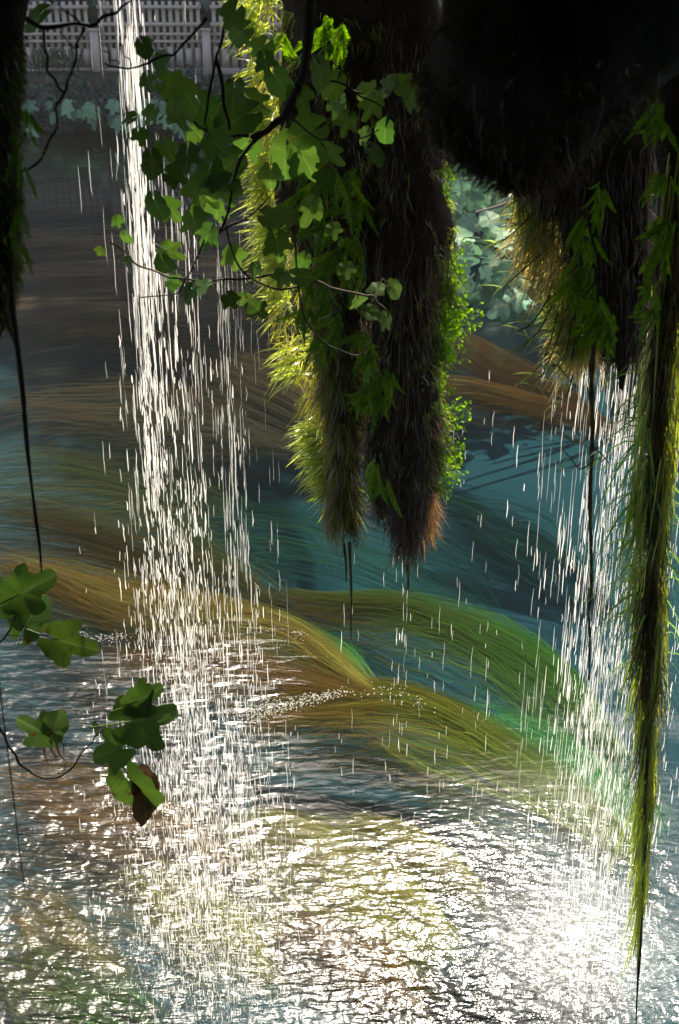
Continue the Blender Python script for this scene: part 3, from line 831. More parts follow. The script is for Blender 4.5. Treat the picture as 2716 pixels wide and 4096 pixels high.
for i, tgt in enumerate([(1900, 850), (2000, 1000), (2100, 1120), (1850, 720), (2250, 900)]):
    e = at_y(*tgt, 17.0); b = np.array([4.0 + 0.2 * i, 18.4, 0.1])
    one_tube('branch', [b, (b + e) / 2 + [0.2, 0.1, 0.5], e], 0.05, 0.012, M['bark_pale'], bush, 5)

# ------------------------------------------------------------------ hanging formations
def body(rows, Y0, flat=0.75, n=30, seed=1, rib=0.10, k_per=None):
    """rows: (px_left, px_right, py) outline of a hanging mass whose middle stands at distance Y0. Returns rings (K,n,3)"""
    R_ = np.array(rows, dtype=float)
    K = k_per or max(12, int((R_[-1, 2] - R_[0, 2]) / 28))
    L_ = smooth_line(R_, K)
    cen, hw = [], []
    for l, r_, y in L_:
        a, b = at_y(l, y, Y0), at_y(r_, y, Y0)
        cen.append((a + b) / 2); hw.append(max((b[0] - a[0]) / 2, 0.004))
    cen, hw = np.array(cen), np.array(hw)
    th = np.arange(n) / n * 2 * np.pi
    ring = np.stack([np.cos(th), np.sin(th) * flat, 0 * th], 1)
    V = cen[:, None, :] + hw[:, None, None] * ring[None]
    nrm = np.stack([np.cos(th), np.sin(th), 0 * th], 1)[None]
    Pn = V * np.array([1, 1, 0.28])
    d = rib * wob(Pn, 14, seed, 3) + 0.6 * rib * wob(V, 9, seed + 1, 2)
    d = d + 0.40 * wob(V, 7.5, seed + 2, 3)
    V = V + nrm * (d * np.minimum(hw, 0.35)[:, None])[..., None]
    return V


def body_obj(name, V, mat, parent):
    K, n, _ = V.shape
    P = np.vstack([V.reshape(-1, 3), V[0].mean(0)[None], V[-1].mean(0)[None] - [[0, 0, 0.02]]])
    k = np.arange(K - 1)[:, None] * n; a = np.arange(n)[None, :]; a2 = (a + 1) % n
    Q = np.stack([k + a, k + n + a, k + n + a2, k + a2], -1).reshape(-1, 4)
    t0 = np.stack([np.full(n, K * n), np.arange(n), (np.arange(n) + 1) % n], 1)
    t1 = np.stack([np.full(n, K * n + 1), (K - 1) * n + (np.arange(n) + 1) % n, (K - 1) * n + np.arange(n)], 1)
    return obj(name, P, [Q, t0, t1], mat, parent)


def pick(V, n, r, t=(0, 1), th=(0, 2 * np.pi)):
    """points on a body: position, outward normal. th 0 = right, pi/2 = far side, pi = left, 3pi/2 = towards the viewer"""
    K, m, _ = V.shape
    ft = r.uniform(t[0], t[1], n) * (K - 1.001); fa = (r.uniform(th[0], th[1], n) % (2 * np.pi)) / (2 * np.pi) * m
    i = ft.astype(int); a = fa.astype(int) % m
    u = (ft - i)[:, None]; w = (fa - np.floor(fa))[:, None]
    a2 = (a + 1) % m
    p = (V[i, a] * (1 - w) + V[i, a2] * w) * (1 - u) + (V[i + 1, a] * (1 - w) + V[i + 1, a2] * w) * u
    c = V[i].mean(1) * (1 - u) + V[i + 1].mean(1) * u
    nr = p - c; nr[:, 2] = 0; nr /= np.linalg.norm(nr, axis=1, keepdims=True) + 1e-9
    return p, nr, ft / (K - 1)


def curtain(name, parent, rows, Y0, dY, n, seed, ln, w, cols, bias, scat, left=False, mat='grass', droop=0.35):
    """a thin hanging veil of blades inside an outline, behind which the sky is open"""
    r = np.random.default_rng(seed)
    R_ = smooth_line(np.array(rows, dtype=float), 80)
    m = n // 6 if left else n
    i = r.integers(0, 80, m)
    f = r.uniform(0, 1, m) ** (1.8 if left else 1.0)
    Yc = Y0 + r.uniform(0, dY, m)
    p = np.array([at_y(R_[a, 0] + (R_[a, 1] - R_[a, 0]) * (q if not left else 0.3 + 0.7 * q), R_[a, 2] + r.uniform(-14, 14), y) for a, q, y in zip(i, f, Yc)])
    ok = wob(p, 16, seed + 9, 2) > -0.15          # growth comes in clumps
    p = p[ok]; m = len(p)
    if not left: n = m
    if left:
        k = r.integers(0, m, n); p = p[k] + r.normal(0, 0.01, (n, 3))
    seg = 5; s_ = np.linspace(0, 1, seg)
    d = unit(np.array(bias)[None] + scat * r.normal(size=(n, 3)))
    L_ = r.uniform(*ln, n)
    P = p[:, None, :] + d[:, None, :] * (L_[:, None] * s_[None, :])[..., None]
    P[..., 2] -= droop * L_[:, None] * (s_ ** 2)[None, :]
    side = unit(np.cross(d, r.normal(size=(n, 3))))
    W = w * r.uniform(0.6, 1.4, n)[:, None] * np.interp(s_, [0, 0.4, 1], [0.7, 1, 0.05])[None, :]
    g = r.uniform(0, 1, n)[:, None]
    col = (np.array(cols[0]) * (1 - g) + np.array(cols[1]) * g) * np.exp(r.normal(0, 0.22, n))[:, None]
    Vv, Q, C = ribbons(P, W, side, col)
    return tag(obj(name, Vv, [Q], M[mat], parent, C), None, kind='stuff')


def unit(v): return v / (np.linalg.norm(v, axis=-1, keepdims=True) + 1e-9)


def roots(name, parent, V, n, seed, t=(0, 1), th=(0, 2 * np.pi), ln=(0.08, 0.35), w=0.004, cols=((0.05, 0.03, 0.018), (0.09, 0.05, 0.028)), out=0.03, label=None, wave=0.02):
    """fine roots hanging down the flanks"""
    r = np.random.default_rng(seed)
    p, nr, _ = pick(V, n, r, t, th)
    seg = 6; s = np.linspace(0, 1, seg)
    L_ = r.uniform(*ln, n) * np.exp(0.55 * wob(p * [1, 1, 0.6], 13, seed + 70, 2))
    P = p[:, None, :] + nr[:, None, :] * (out * (1 + 0.8 * wob(p, 10, seed + 71, 2))[:, None] * r.uniform(0.1, 1, n)[:, None] * np.sin(s * 2.2)[None, :])[..., None]
    P[..., 2] -= L_[:, None] * s[None, :]
    P[..., :2] += np.cumsum(r.normal(0, wave * 0.35, (n, seg, 2)), 1) * s[None, :, None]
    m = max(4, n // 9)                      # wet roots cling together in locks
    key = np.argsort(np.arctan2(nr[:, 1], nr[:, 0]) * 8 + p[:, 2] * 3 + r.normal(0, 0.5, n)); lock = np.empty(n, int); lock[key] = np.arange(n) * m // n
    tip = np.zeros((m, 3)); cnt = np.bincount(lock, minlength=m)[:, None]
    for ax in range(3): tip[:, ax] = np.bincount(lock, weights=P[:, -1, ax], minlength=m) / cnt[:, 0]
    near_ = (np.linalg.norm(P[:, -1] - tip[lock], axis=1) < 0.16)[:, None, None]
    P += near_ * (tip[lock] - P[:, -1])[:, None, :] * (0.6 * s ** 1.5)[None, :, None]
    side = unit(np.cross(nr, [0, 0, 1.0]) + 0.5 * r.normal(size=(n, 3)) * [1, 1, 0])
    W = w * r.uniform(0.5, 1.6, n)[:, None] * np.linspace(1, 0.3, seg)[None, :]
    f = r.uniform(0, 1, n)[:, None]
    col = (np.array(cols[0]) * (1 - f) + np.array(cols[1]) * f) * np.exp(r.normal(0, 0.3, n))[:, None]
    Vv, Q, C = ribbons(P, W, side, col)
    return tag(obj(name, Vv, [Q], M['root'], parent, C), label, kind='stuff')


def blades(name, parent, V, n, seed, t=(0, 1), th=(0, 2 * np.pi), ln=(0.05, 0.14), w=0.006, cols=((0.16, 0.2, 0.04), (0.3, 0.3, 0.07)), lift=0.3, fall=0.6, mat='grass', label=None, cluster=0):
    """grass or moss shoots standing off the flanks, arching over"""
    r = np.random.default_rng(seed)
    if cluster:
        m = max(1, n // cluster)
        p0, n0, _ = pick(V, m, r, t, th)
        k = r.integers(0, m, n)
        p = p0[k] + r.normal(0, 0.012, (n, 3)); nr = n0[k]
    else:
        p, nr, _ = pick(V, n, r, t, th)
    seg = 5; s = np.linspace(0, 1, seg)
    L_ = r.uniform(*ln, n)
    d = unit(nr + 0.55 * r.normal(size=(n, 3)) + np.array([0, 0, lift]))
    P = p[:, None, :] - nr[:, None, :] * 0.01 + d[:, None, :] * (L_[:, None] * s[None, :])[..., None]
    P[..., 2] -= fall * L_[:, None] * (s ** 2)[None, :]
    side = unit(np.cross(d, r.normal(size=(n, 3))))
    W = w * r.uniform(0.6, 1.4, n)[:, None] * np.interp(s, [0, 0.4, 1], [0.7, 1, 0.05])[None, :]
    f = r.uniform(0, 1, n)[:, None]
    col = (np.array(cols[0]) * (1 - f) + np.array(cols[1]) * f) * np.exp(r.normal(0, 0.22, n))[:, None]
    Vv, Q, C = ribbons(P, W, side, col)
    return tag(obj(name, Vv, [Q], M[mat], parent, C), label, kind='stuff')


def frond_mesh(kind, seed):
    """kind 'narrow': drooping ladder frond; 'maiden': spray of round fan leaflets. Grows along +Y, about 1 long"""
    r = np.random.default_rng(seed)
    Vs, Ts, off = [], [], 0
    if kind == 'narrow':
        m = 17
        for i in range(m):
            s = (i + 1) / (m + 1)
            c = np.array([0.04 * math.sin(s * 3 + seed), s, -0.55 * s ** 2])
            ln = 0.095 * math.sin(math.pi * (0.15 + 0.8 * s)) * r.uniform(0.85, 1.15)
            for sg in (-1, 1):
                tip = c + [sg * ln, 0.04, -0.03 + r.normal(0, 0.02)]
                md = c + [sg * ln * 0.5, 0.0, r.normal(0, 0.01)]
                Vs += [c + [0, -0.022, 0], md + [0, -0.024, 0], tip, md + [0, 0.03, 0], c + [0, 0.022, 0]]
                Ts += [[off, off + 1, off + 3], [off, off + 3, off + 4], [off + 1, off + 2, off + 3]]
                off += 5
    else:
        for i in range(58):
            s = r.uniform(0.15, 1)
            c = np.array([r.normal(0, 0.13 + 0.12 * s), s, -0.45 * s ** 2 + r.normal(0, 0.07)])
            d = unit(np.array([r.normal(0, 0.6), 1.0, r.normal(0, 0.5)])); e = unit(np.cross(d, r.normal(size=3)))
            q = r.uniform(0.05, 0.095)
            Vs += [c, c + d * q * 0.75 - e * q * 0.7, c + d * q * 1.15 - e * q * 0.2, c + d * q * 1.12 + e * q * 0.3, c + d * q * 0.7 + e * q * 0.75]
            Ts += [[off, off + 1, off + 2], [off, off + 2, off + 3], [off, off + 3, off + 4]]
            off += 5
            s0 = max(0.0, s - 0.18)          # hair thin stalk from the mid rib to the leaflet
            Vs += [np.array([0, s0, -0.45 * s0 ** 2]), np.array([0.006, s0 + 0.006, -0.45 * s0 ** 2]), c * 0.5 + np.array([0, s0, -0.45 * s0 ** 2]) * 0.5, c, c + d * 0.01]
            Ts += [[off, off + 1, off + 2], [off + 2, off + 3, off + 4], [off + 1, off + 3, off + 2]]
            off += 5
    V = np.array(Vs); T = np.array(Ts)
    P = np.array([[[0.04 * math.sin(s * 3 + seed) * (kind == 'narrow'), s, (-0.55 if kind == 'narrow' else -0.45) * s * s - 0.004] for s in np.linspace(0, 0.97, 5)]])
    tv, tq, _ = tubes(P, np.array([[0.012, 0.01, 0.008, 0.006, 0.004]]), 3)
    return V, T, tv, tq


GREENS = {'narrow': [(0.13, 0.25, 0.025), (0.10, 0.21, 0.022), (0.17, 0.29, 0.03)], 'maiden': [(0.17, 0.30, 0.035), (0.13, 0.25, 0.03), (0.20, 0.34, 0.045)]}
FRONDS = {}
for kd in ('narrow', 'maiden'):
    FRONDS[kd] = []
    for i in range(4):
        V, T, tv, tq = frond_mesh(kd, 500 + i)
        g = np.array(GREENS[kd][i % 3]); r = np.random.default_rng(i)
        c = np.vstack([np.repeat(g * np.exp(r.normal(0, 0.15, (len(V) // 5, 1))), 5, 0), np.tile(g * 0.5, (len(tv), 1))])
        FRONDS[kd].append(raw_mesh('frond', np.vstack([V, tv]), [T, tq + len(V)], c, M['fern'], False))


def fern(label, kind, px, py, Y, size, n, seed, toward=180, spread=50, group=None):
    r = np.random.default_rng(seed)
    p = at_y(px, py, Y)
    t = empty('maidenhair_fern' if kind == 'maiden' else 'hanging_fern', p)
    tag(t, label, 'fern', group)
    for q in range(n):
        put_leaf(t, FRONDS[kind][r.integers(0, 4)], p + r.normal(0, 0.012, 3), size * r.uniform(0.75, 1.2), toward + r.uniform(-spread, spread), r.uniform(-60, 15), r.uniform(-40, 40), 1, 'frond')
    return t


TH_L, TH_R, TH_V, TH_F = (2.5, 3.9), (-0.75, 0.65), (3.6, 5.8), (0.8, 2.4)

# --- centre formation: two tapering lobes below a common neck
CY = 6.1
left_rows = [(1080, 1640, -160), (1085, 1640, 150), (1120, 1630, 420), (1130, 1610, 650), (1160, 1570, 900), (1200, 1530, 1128), (1235, 1480, 1311), (1275, 1455, 1494), (1310, 1430, 1649), (1335, 1420, 1795), (1345, 1418, 1923), (1352, 1412, 2015), (1364, 1400, 2070)]
right_rows = [(1430, 1770, -160), (1450, 1765, 200), (1470, 1755, 600), (1475, 1745, 1000), (1480, 1738, 1305), (1490, 1735, 1524), (1510, 1728, 1742), (1535, 1715, 1891), (1560, 1690, 1978), (1600, 1660, 2048), (1622, 1636, 2110)]
f1 = empty('hanging_tufa', at_y(1400, 300, CY)); tag(f1, 'large two lobed hanging tufa mass shaggy with grass moss and roots', 'tufa formation')
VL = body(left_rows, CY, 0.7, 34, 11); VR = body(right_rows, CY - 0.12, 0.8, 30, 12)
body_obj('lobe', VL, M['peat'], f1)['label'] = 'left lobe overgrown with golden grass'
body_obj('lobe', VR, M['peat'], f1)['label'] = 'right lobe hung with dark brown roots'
BR = ((0.035, 0.02, 0.012), (0.10, 0.06, 0.03)); TAWNY = ((0.14, 0.09, 0.03), (0.30, 0.21, 0.07)); PURP = ((0.05, 0.025, 0.02), (0.13, 0.07, 0.05))
roots('root_fringe', f1, VL, 2000, 1, (0.1, 0.98), th=(4.3, 7.6), ln=(0.06, 0.28), w=0.005, cols=BR, out=0.05, wave=0.06)
roots('root_fringe', f1, VL, 1500, 2, (0.35, 0.98), (2.2, 4.4), (0.05, 0.2), 0.004, TAWNY, 0.05)
roots('root_fringe', f1, VR, 3600, 3, (0.05, 0.97), ln=(0.08, 0.35), w=0.005, cols=BR, out=0.03, wave=0.05)
roots('root_fringe', f1, VR, 3600, 4, (0.72, 0.99), ln=(0.06, 0.22), w=0.004, cols=PURP, out=0.035, wave=0.03)
roots('root_fringe', f1, VR, 700, 5, (0.55, 0.97), TH_R, (0.04, 0.12), 0.005, ((0.2, 0.1, 0.06), (0.34, 0.2, 0.12)), 0.07, wave=0.05)
GOLD = ((0.30, 0.40, 0.06), (0.56, 0.60, 0.15))
edge_l = [(990, 1110, -60), (985, 1100, 150), (1015, 1130, 400), (1020, 1140, 650), (1040, 1180, 900), (1075, 1230, 1150), (1110, 1270, 1350), (1160, 1305, 1550), (1230, 1335, 1720), (1290, 1350, 1860), (1330, 1362, 1980)]
curtain('moss_fringe', f1, edge_l, CY + 0.05, 0.22, 3600, 6, (0.03, 0.10), 0.005, ((0.28, 0.28, 0.04), (0.54, 0.50, 0.10)), (-0.5, 0, -0.8), 0.7)
curtain('grass_tufts', f1, edge_l, CY + 0.06, 0.2, 1900, 7, (0.07, 0.19), 0.011, GOLD, (-0.9, -0.15, 0.25), 0.65, left=True)
curtain('root_fringe', f1, [(1700, 1752, 560), (1705, 1758, 900), (1700, 1752, 1300), (1695, 1745, 1700), (1690, 1738, 2000), (1670, 1715, 2120)], CY, 0.2, 1700, 8, (0.05, 0.14), 0.004, ((0.22, 0.12, 0.05), (0.42, 0.24, 0.10)), (0.15, 0, -1), 0.4)
blades('grass_tufts', f1, VL, 1600, 9, (0.45, 0.97), (3.7, 5.4), (0.05, 0.14), 0.005, ((0.16, 0.2, 0.04), (0.3, 0.3, 0.07)), 0.0, 0.7, cluster=5)
blades('moss_cover', f1, VR, 2200, 10, (0.2, 0.95), (-0.9, 0.5), (0.02, 0.05), 0.008, ((0.2, 0.26, 0.04), (0.36, 0.4, 0.08)), -0.1, 0.5, cluster=10)
blades('moss_cover', f1, VR, 900, 16, (0.1, 0.9), (3.4, 5.2), (0.02, 0.05), 0.007, ((0.12, 0.16, 0.03), (0.22, 0.26, 0.05)), -0.3, 0.7, cluster=12)
blades('moss_cover', f1, VL, 4200, 12, (0.05, 0.98), (3.3, 5.4), (0.02, 0.06), 0.008, ((0.22, 0.27, 0.035), (0.40, 0.40, 0.07)), -0.3, 0.7, cluster=12)
for i, (x, y, x2, y2) in enumerate([(1374, 2170, 1384, 2330), (1398, 2170, 1404, 2560), (1630, 2260, 1628, 2400), (1680, 2170, 1690, 2230), (1590, 2150, 1584, 2260)]):
    one_tube('dangling_root', [at_y(x, y, CY), at_y((x + x2) / 2 + 4, (y + y2) / 2, CY), at_y(x2, y2, CY)], 0.009, 0.003, M['vine'], f1, 5, knots=0.3)
one_tube('dangling_root', [at_y(1490, 1960, CY - .3), at_y(1500, 2020, CY - .3), at_y(1522, 2040, CY - .3)], 0.008, 0.004, M['bark_pale'], f1, 5)
small_rows = [(1485, 1560, 1700), (1482, 1556, 1830), (1492, 1545, 1960), (1512, 1534, 2060)]
VS = body(small_rows, CY - 0.25, 0.8, 14, 13); body_obj('lobe', VS, M['peat'], f1)['label'] = 'small mossy knob between the lobes'
roots('root_fringe', f1, VS, 700, 14, ln=(0.03, 0.12), w=0.004, cols=BR)
blades('moss_cover', f1, VS, 700, 15, (0, 1), ln=(0.015, 0.05), w=0.005, cols=((0.05, 0.08, 0.015), (0.10, 0.13, 0.03)))
# maidenhair down its right edge
mh = [(1748, 580, 0.10), (1755, 640, 0.10), (1750, 720, 0.11), (1752, 800, 0.09), (1742, 900, 0.09), (1740, 985, 0.10), (1745, 1060, 0.16), (1745, 1120, 0.14), (1740, 1200, 0.17), (1738, 1270, 0.17), (1740, 1340, 0.15), (1738, 1400, 0.12), (1730, 1480, 0.13), (1735, 1570, 0.10), (1728, 1650, 0.14), (1725, 1720, 0.12), (1730, 1790, 0.16), (1725, 1850, 0.14), (1722, 1900, 0.09), (1716, 1950, 0.09)]
ords = ['topmost', 'second', 'third', 'fourth', 'fifth', 'sixth', 'seventh', 'eighth', 'ninth', 'tenth', 'eleventh', 'twelfth', 'thirteenth', 'fourteenth', 'fifteenth', 'sixteenth', 'seventeenth', 'eighteenth', 'second lowest', 'lowest']
for i, (x, y, s) in enumerate(mh):
    fern('%s sunlit maidenhair fern down the right edge of the lobed tufa' % ords[i], 'maiden', x, y, CY - 0.1 + 0.05 * math.sin(i * 2.3), s * 1.0, 8 if s > 0.12 else 3, 600 + i, 140, 55, 'maidenhair ferns on the centre formation')
# narrow ferns on the face towards the viewer
fr_px = [(1300, 80), (1360, 110), (1130, 130), (1270, 640), (1330, 690), (1420, 700), (1240, 760), (1380, 780), (1450, 800), (1300, 870), (1210, 840), (1400, 950), (1330, 1000), (1280, 1080), (1440, 1060), (1230, 1130), (1300, 1190), (1220, 1230), (1350, 1270), (1290, 1330), (1450, 1340), (1480, 1420), (1500, 1500), (1460, 1560), (1520, 1580), (1560, 1500), (1500, 1850), (1530, 1930)]
FW = ['high and left of centre', 'high and right of centre', 'highest at left edge', 'leftmost of three', 'between two others', 'rightmost of three', 'at its left', 'at its upper centre', 'at its upper right', 'at dead centre', 'at far left', 'right of centre', 'below centre', 'low and left',
      'low and right', 'highest at left', 'below the pale twig', 'leftmost', 'under the pale leaves', 'lowest at left', 'beside the twig loop', 'below the twig loop', 'top left of six', 'far left of six', 'centre of six', 'far right of six', 'on the small knob', 'lowest of all']
for i, (x, y) in enumerate(fr_px):
    Yf = CY - 0.55 + abs(x - 1330) * 0.0006
    fern('drooping fern on the %s of the two lobed tufa, %s' % ('neck' if y < 700 else 'middle' if y < 1100 else 'cleft' if y < 1450 else 'lower right lobe', FW[i]), 'narrow', x, y, Yf, 0.15, 8, 650 + i, 195, 45, 'narrow ferns on the centre formation')

# --- right formation: dark mass with a hanging finger
RY = 5.2
f2 = empty('hanging_tufa', at_y(2350, 700, RY)); tag(f2, 'dark hanging tufa mass with dead grass on its left edge and a black finger', 'tufa formation')
r2_rows = [(2060, 2640, -160), (2090, 2640, 200), (2110, 2620, 500), (2150, 2600, 700), (2215, 2590, 850), (2290, 2580, 1000), (2350, 2570, 1120), (2395, 2560, 1220), (2420, 2550, 1300), (2445, 2530, 1350)]
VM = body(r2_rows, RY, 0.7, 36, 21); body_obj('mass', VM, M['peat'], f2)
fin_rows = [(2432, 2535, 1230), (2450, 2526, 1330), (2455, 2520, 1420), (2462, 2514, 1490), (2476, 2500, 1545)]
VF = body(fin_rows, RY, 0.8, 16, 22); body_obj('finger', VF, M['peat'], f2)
for x in (2478, 2490):
    one_tube('dangling_root', [at_y(x, 1530, RY), at_y(x + 1, 1570, RY)], 0.005, 0.002, M['bark'], f2, 4)
roots('root_fringe', f2, VM, 5200, 31, (0.25, 0.99), ln=(0.06, 0.25), w=0.005, cols=BR)
edge_r = [(2080, 2200, 640), (2075, 2230, 780), (2085, 2290, 900), (2130, 2360, 1020), (2170, 2400, 1130), (2200, 2420, 1230), (2240, 2400, 1330), (2280, 2360, 1400)]
curtain('dead_grass', f2, edge_r, RY + 0.1, 0.22, 3000, 32, (0.06, 0.20), 0.0045, ((0.36, 0.27, 0.09), (0.62, 0.50, 0.20)), (-0.25, 0, -1), 0.7)
curtain('moss_fringe', f2, edge_r, RY + 0.05, 0.22, 3200, 36, (0.03, 0.09), 0.005, ((0.16, 0.22, 0.03), (0.32, 0.36, 0.06)), (-0.2, 0, -1), 0.5)
curtain('grass_tufts', f2, edge_r, RY + 0.08, 0.2, 800, 33, (0.06, 0.16), 0.007, ((0.2, 0.3, 0.07), (0.4, 0.46, 0.14)), (-0.9, -0.1, 0.1), 0.6, left=True)
blades('moss_cover', f2, VM, 6500, 34, (0.4, 0.99), (2.6, 5.0), (0.015, 0.05), 0.005, ((0.06, 0.10, 0.015), (0.14, 0.18, 0.03)), -0.2, 0.6)
blades('moss_cover', f2, VF, 700, 35, (0, 1), ln=(0.006, 0.02), w=0.004, cols=((0.02, 0.03, 0.01), (0.05, 0.05, 0.015)))
for i, (x, y) in enumerate([(2390, 760), (2330, 880), (2360, 950), (2340, 1060), (2300, 1120), (2380, 1180), (2420, 1250), (2430, 1300), (2390, 1290), (2360, 1110)]):
    fern('drooping green fern on the dark tufa mass face, %s' % ['topmost', 'second from top', 'third from top', 'fourth from top', 'fifth from top', 'sixth from top', 'above the black finger', 'just left of the black finger', 'at the lower edge beside the vine', 'in the middle of the face'][i], 'narrow', x, y, RY - 0.42, 0.12, 9, 700 + i, 190, 40, 'narrow ferns on the right formation')

# sprawling grass shoots hanging off its left edge
def shoot(label, pts, Y, seed, leaves=9, ln=0.10, parentname='grass_shoot', green=(0.22, 0.3, 0.09)):
    r = np.random.default_rng(seed)
    P = smooth_line([at_y(x, y, Y) for x, y in pts], 14)
    t = empty(parentname, P[0]); tag(t, label, 'grass', 'sprawling grass shoots')
    V, Q, _ = tubes(P[None], np.linspace(0.0035, 0.0018, 14)[None], 4)
    obj('stalk', V, [Q], M['vine'], t)
    for q in range(leaves):
        f = 0.25 + 0.75 * q / max(1, leaves - 1)
        b = P[min(13, int(f * 13))]
        d = unit(np.array([r.choice([-1, -1, 1]) * r.uniform(0.4, 1), r.normal(0, 0.4), r.uniform(-0.7, 0.6)]))
        L_ = ln * r.uniform(0.6, 1.3); s = np.linspace(0, 1, 5)
        pp = b + d * (L_ * s)[:, None]; pp[:, 2] -= 0.3 * L_ * s ** 2
        V, Q, C = ribbons(pp[None], (0.010 * np.interp(s, [0, .3, 1], [.5, 1, .05]))[None], unit(np.cross(d, r.normal(size=3)))[None], np.array([green]) * np.exp(r.normal(0, .25)))
        obj('blade', V, [Q], M['grass'], t, C)
    return t


sh = [([(2200, 1180), (2130, 1290), (2060, 1330)], 'grass shoot reaching farthest left off the dark tufa mass'), ([(2210, 1220), (2150, 1330), (2090, 1380)], 'grass shoot fanning just below the farthest left one'), ([(2230, 1250), (2190, 1400), (2130, 1500)], 'grass shoot hanging long below the dead grass'),
      ([(2290, 1270), (2260, 1420), (2190, 1480)], 'grass shoot curling inward below the dead grass'), ([(2250, 1300), (2180, 1480), (2120, 1540)], 'lowest grass shoot under the dead grass fringe'), ([(2140, 850), (2030, 950), (1960, 990)], 'grass shoot in front of the fig bush, upper'),
      ([(2170, 1010), (2080, 1090), (2010, 1150)], 'grass shoot in front of the fig bush, lower'), ([(2290, 1500), (2270, 1580), (2245, 1600)], 'small grass sprig dangling left of the vine')]
for i, (pts, lab) in enumerate(sh):
    shoot(lab, pts, RY - 0.15 + 0.04 * i, 720 + i, 8 if i < 7 else 4)

# the mossy root column at the right edge
f3 = empty('hanging_root_column', at_y(2640, 300, 4.5)); tag(f3, 'long mossy root column hanging at the right edge down to the water', 'root column')
c_rows = [(2590, 2860, -200), (2585, 2860, 300), (2585, 2850, 700), (2592, 2800, 1000), (2615, 2717, 1250), (2600, 2676, 1500), (2604, 2654, 1750), (2588, 2648, 1950), (2595, 2635, 2150), (2584, 2620, 2350), (2594, 2628, 2550), (2594, 2619, 2700), (2580, 2608, 2900), (2585, 2605, 3100), (2573, 2595, 3250), (2569, 2583, 3450), (2557, 2573, 3700), (2546, 2554, 3950), (2541, 2544, 4130)]
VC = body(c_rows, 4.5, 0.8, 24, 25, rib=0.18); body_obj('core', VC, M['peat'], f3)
roots('root_fringe', f3, VC, 1500, 41, (0.1, 0.72), th=(3.6, 6.0), ln=(0.10, 0.40), w=0.004, cols=((0.06, 0.045, 0.015), (0.16, 0.12, 0.03)), out=0.05, wave=0.035)
GS = ((0.20, 0.30, 0.05), (0.44, 0.50, 0.10)); OC = ((0.22, 0.26, 0.04), (0.44, 0.46, 0.09))
cl = [(2605, 2640, 1150), (2575, 2620, 1400), (2560, 2610, 1700), (2535, 2595, 1900), (2548, 2600, 2050), (2520, 2585, 2300), (2550, 2590, 2500), (2540, 2590, 2650), (2560, 2585, 2900), (2556, 2578, 3200), (2556, 2570, 3500), (2548, 2558, 3700)]
cr = [(2660, 2790, 600), (2670, 2790, 1000), (2670, 2750, 1400), (2650, 2705, 1700), (2640, 2690, 1900), (2632, 2665, 2150), (2630, 2672, 2400), (2622, 2650, 2650), (2605, 2640, 2900), (2598, 2618, 3200), (2580, 2594, 3550)]
curtain('green_strands', f3, cl, 4.4, 0.2, 620, 42, (0.10, 0.34), 0.006, GS, (0.0, 0, -1), 0.09)
curtain('green_strands', f3, cr, 4.4, 0.2, 620, 43, (0.10, 0.34), 0.006, OC, (0.0, 0, -1), 0.09)
curtain('ochre_strands', f3, cl, 4.5, 0.18, 900, 48, (0.08, 0.25), 0.004, OC, (0.0, 0, -1), 0.12)
curtain('grass_tufts', f3, cl[1:8], 4.45, 0.15, 200, 44, (0.10, 0.24), 0.008, ((0.2, 0.4, 0.08), (0.34, 0.5, 0.12)), (-0.5, 0, 0.1), 0.6, droop=1.2)
curtain('grass_tufts', f3, cr[1:8], 4.45, 0.15, 190, 45, (0.10, 0.24), 0.008, ((0.2, 0.4, 0.08), (0.34, 0.5, 0.12)), (0.5, 0, 0.1), 0.6, droop=1.2)
blades('grass_tufts', f3, VC, 160, 46, (0.30, 0.85), (4.0, 5.6), (0.08, 0.22), 0.004, ((0.06, 0.13, 0.03), (0.12, 0.2, 0.04)), 0.3, 1.1, cluster=4)
blades('moss_cover', f3, VC, 3000, 47, (0.05, 0.6), (2.6, 5.8), (0.008, 0.02), 0.005, ((0.06, 0.09, 0.012), (0.12, 0.15, 0.025)), -0.2, 0.6)
for i, (x, y) in enumerate([(2620, 420), (2650, 480), (2640, 700), (2660, 880), (2630, 900), (2650, 1000), (2600, 1150), (2590, 1230)]):
    fern('green fern on the right root column face, %s' % ['topmost', 'second', 'third', 'fourth', 'fifth', 'sixth', 'second lowest', 'lowest'][i], 'narrow', x, y, 4.12, 0.10, 8, 740 + i, 185, 40, 'ferns on the root column')

# vines
def vine(label, pts, Y, r0, r1, seed, mat='vine', knots=0.35, name='hanging_vine'):
    P = np.array([at_y(x, y, Y) for x, y in pts])
    o = one_tube(name, P, r0, r1, M[mat], None, 6, k=len(pts) * 12, knots=knots)
    return tag(o, label, 'vine', 'hanging vines')


vine('straight ochre vine hanging below the dark tufa mass', [(2372, 1190), (2376, 1350), (2366, 1520), (2370, 1750), (2360, 2000), (2366, 2300), (2356, 2460), (2360, 2560), (2355, 2720)], 5.1, 0.013, 0.004, 1)
vine('short dark vine beside the dead grass', [(2296, 1220), (2300, 1330), (2288, 1440)], 5.15, 0.006, 0.003, 2, 'bark')
shoot('grass sprig on the ochre vine pointing up left', [(2366, 1850), (2320, 1875), (2280, 1830), (2255, 1800)], 5.1, 761, 4)
shoot('grass sprig on the ochre vine pointing right', [(2372, 1790), (2410, 1820), (2440, 1860)], 5.1, 762, 4)

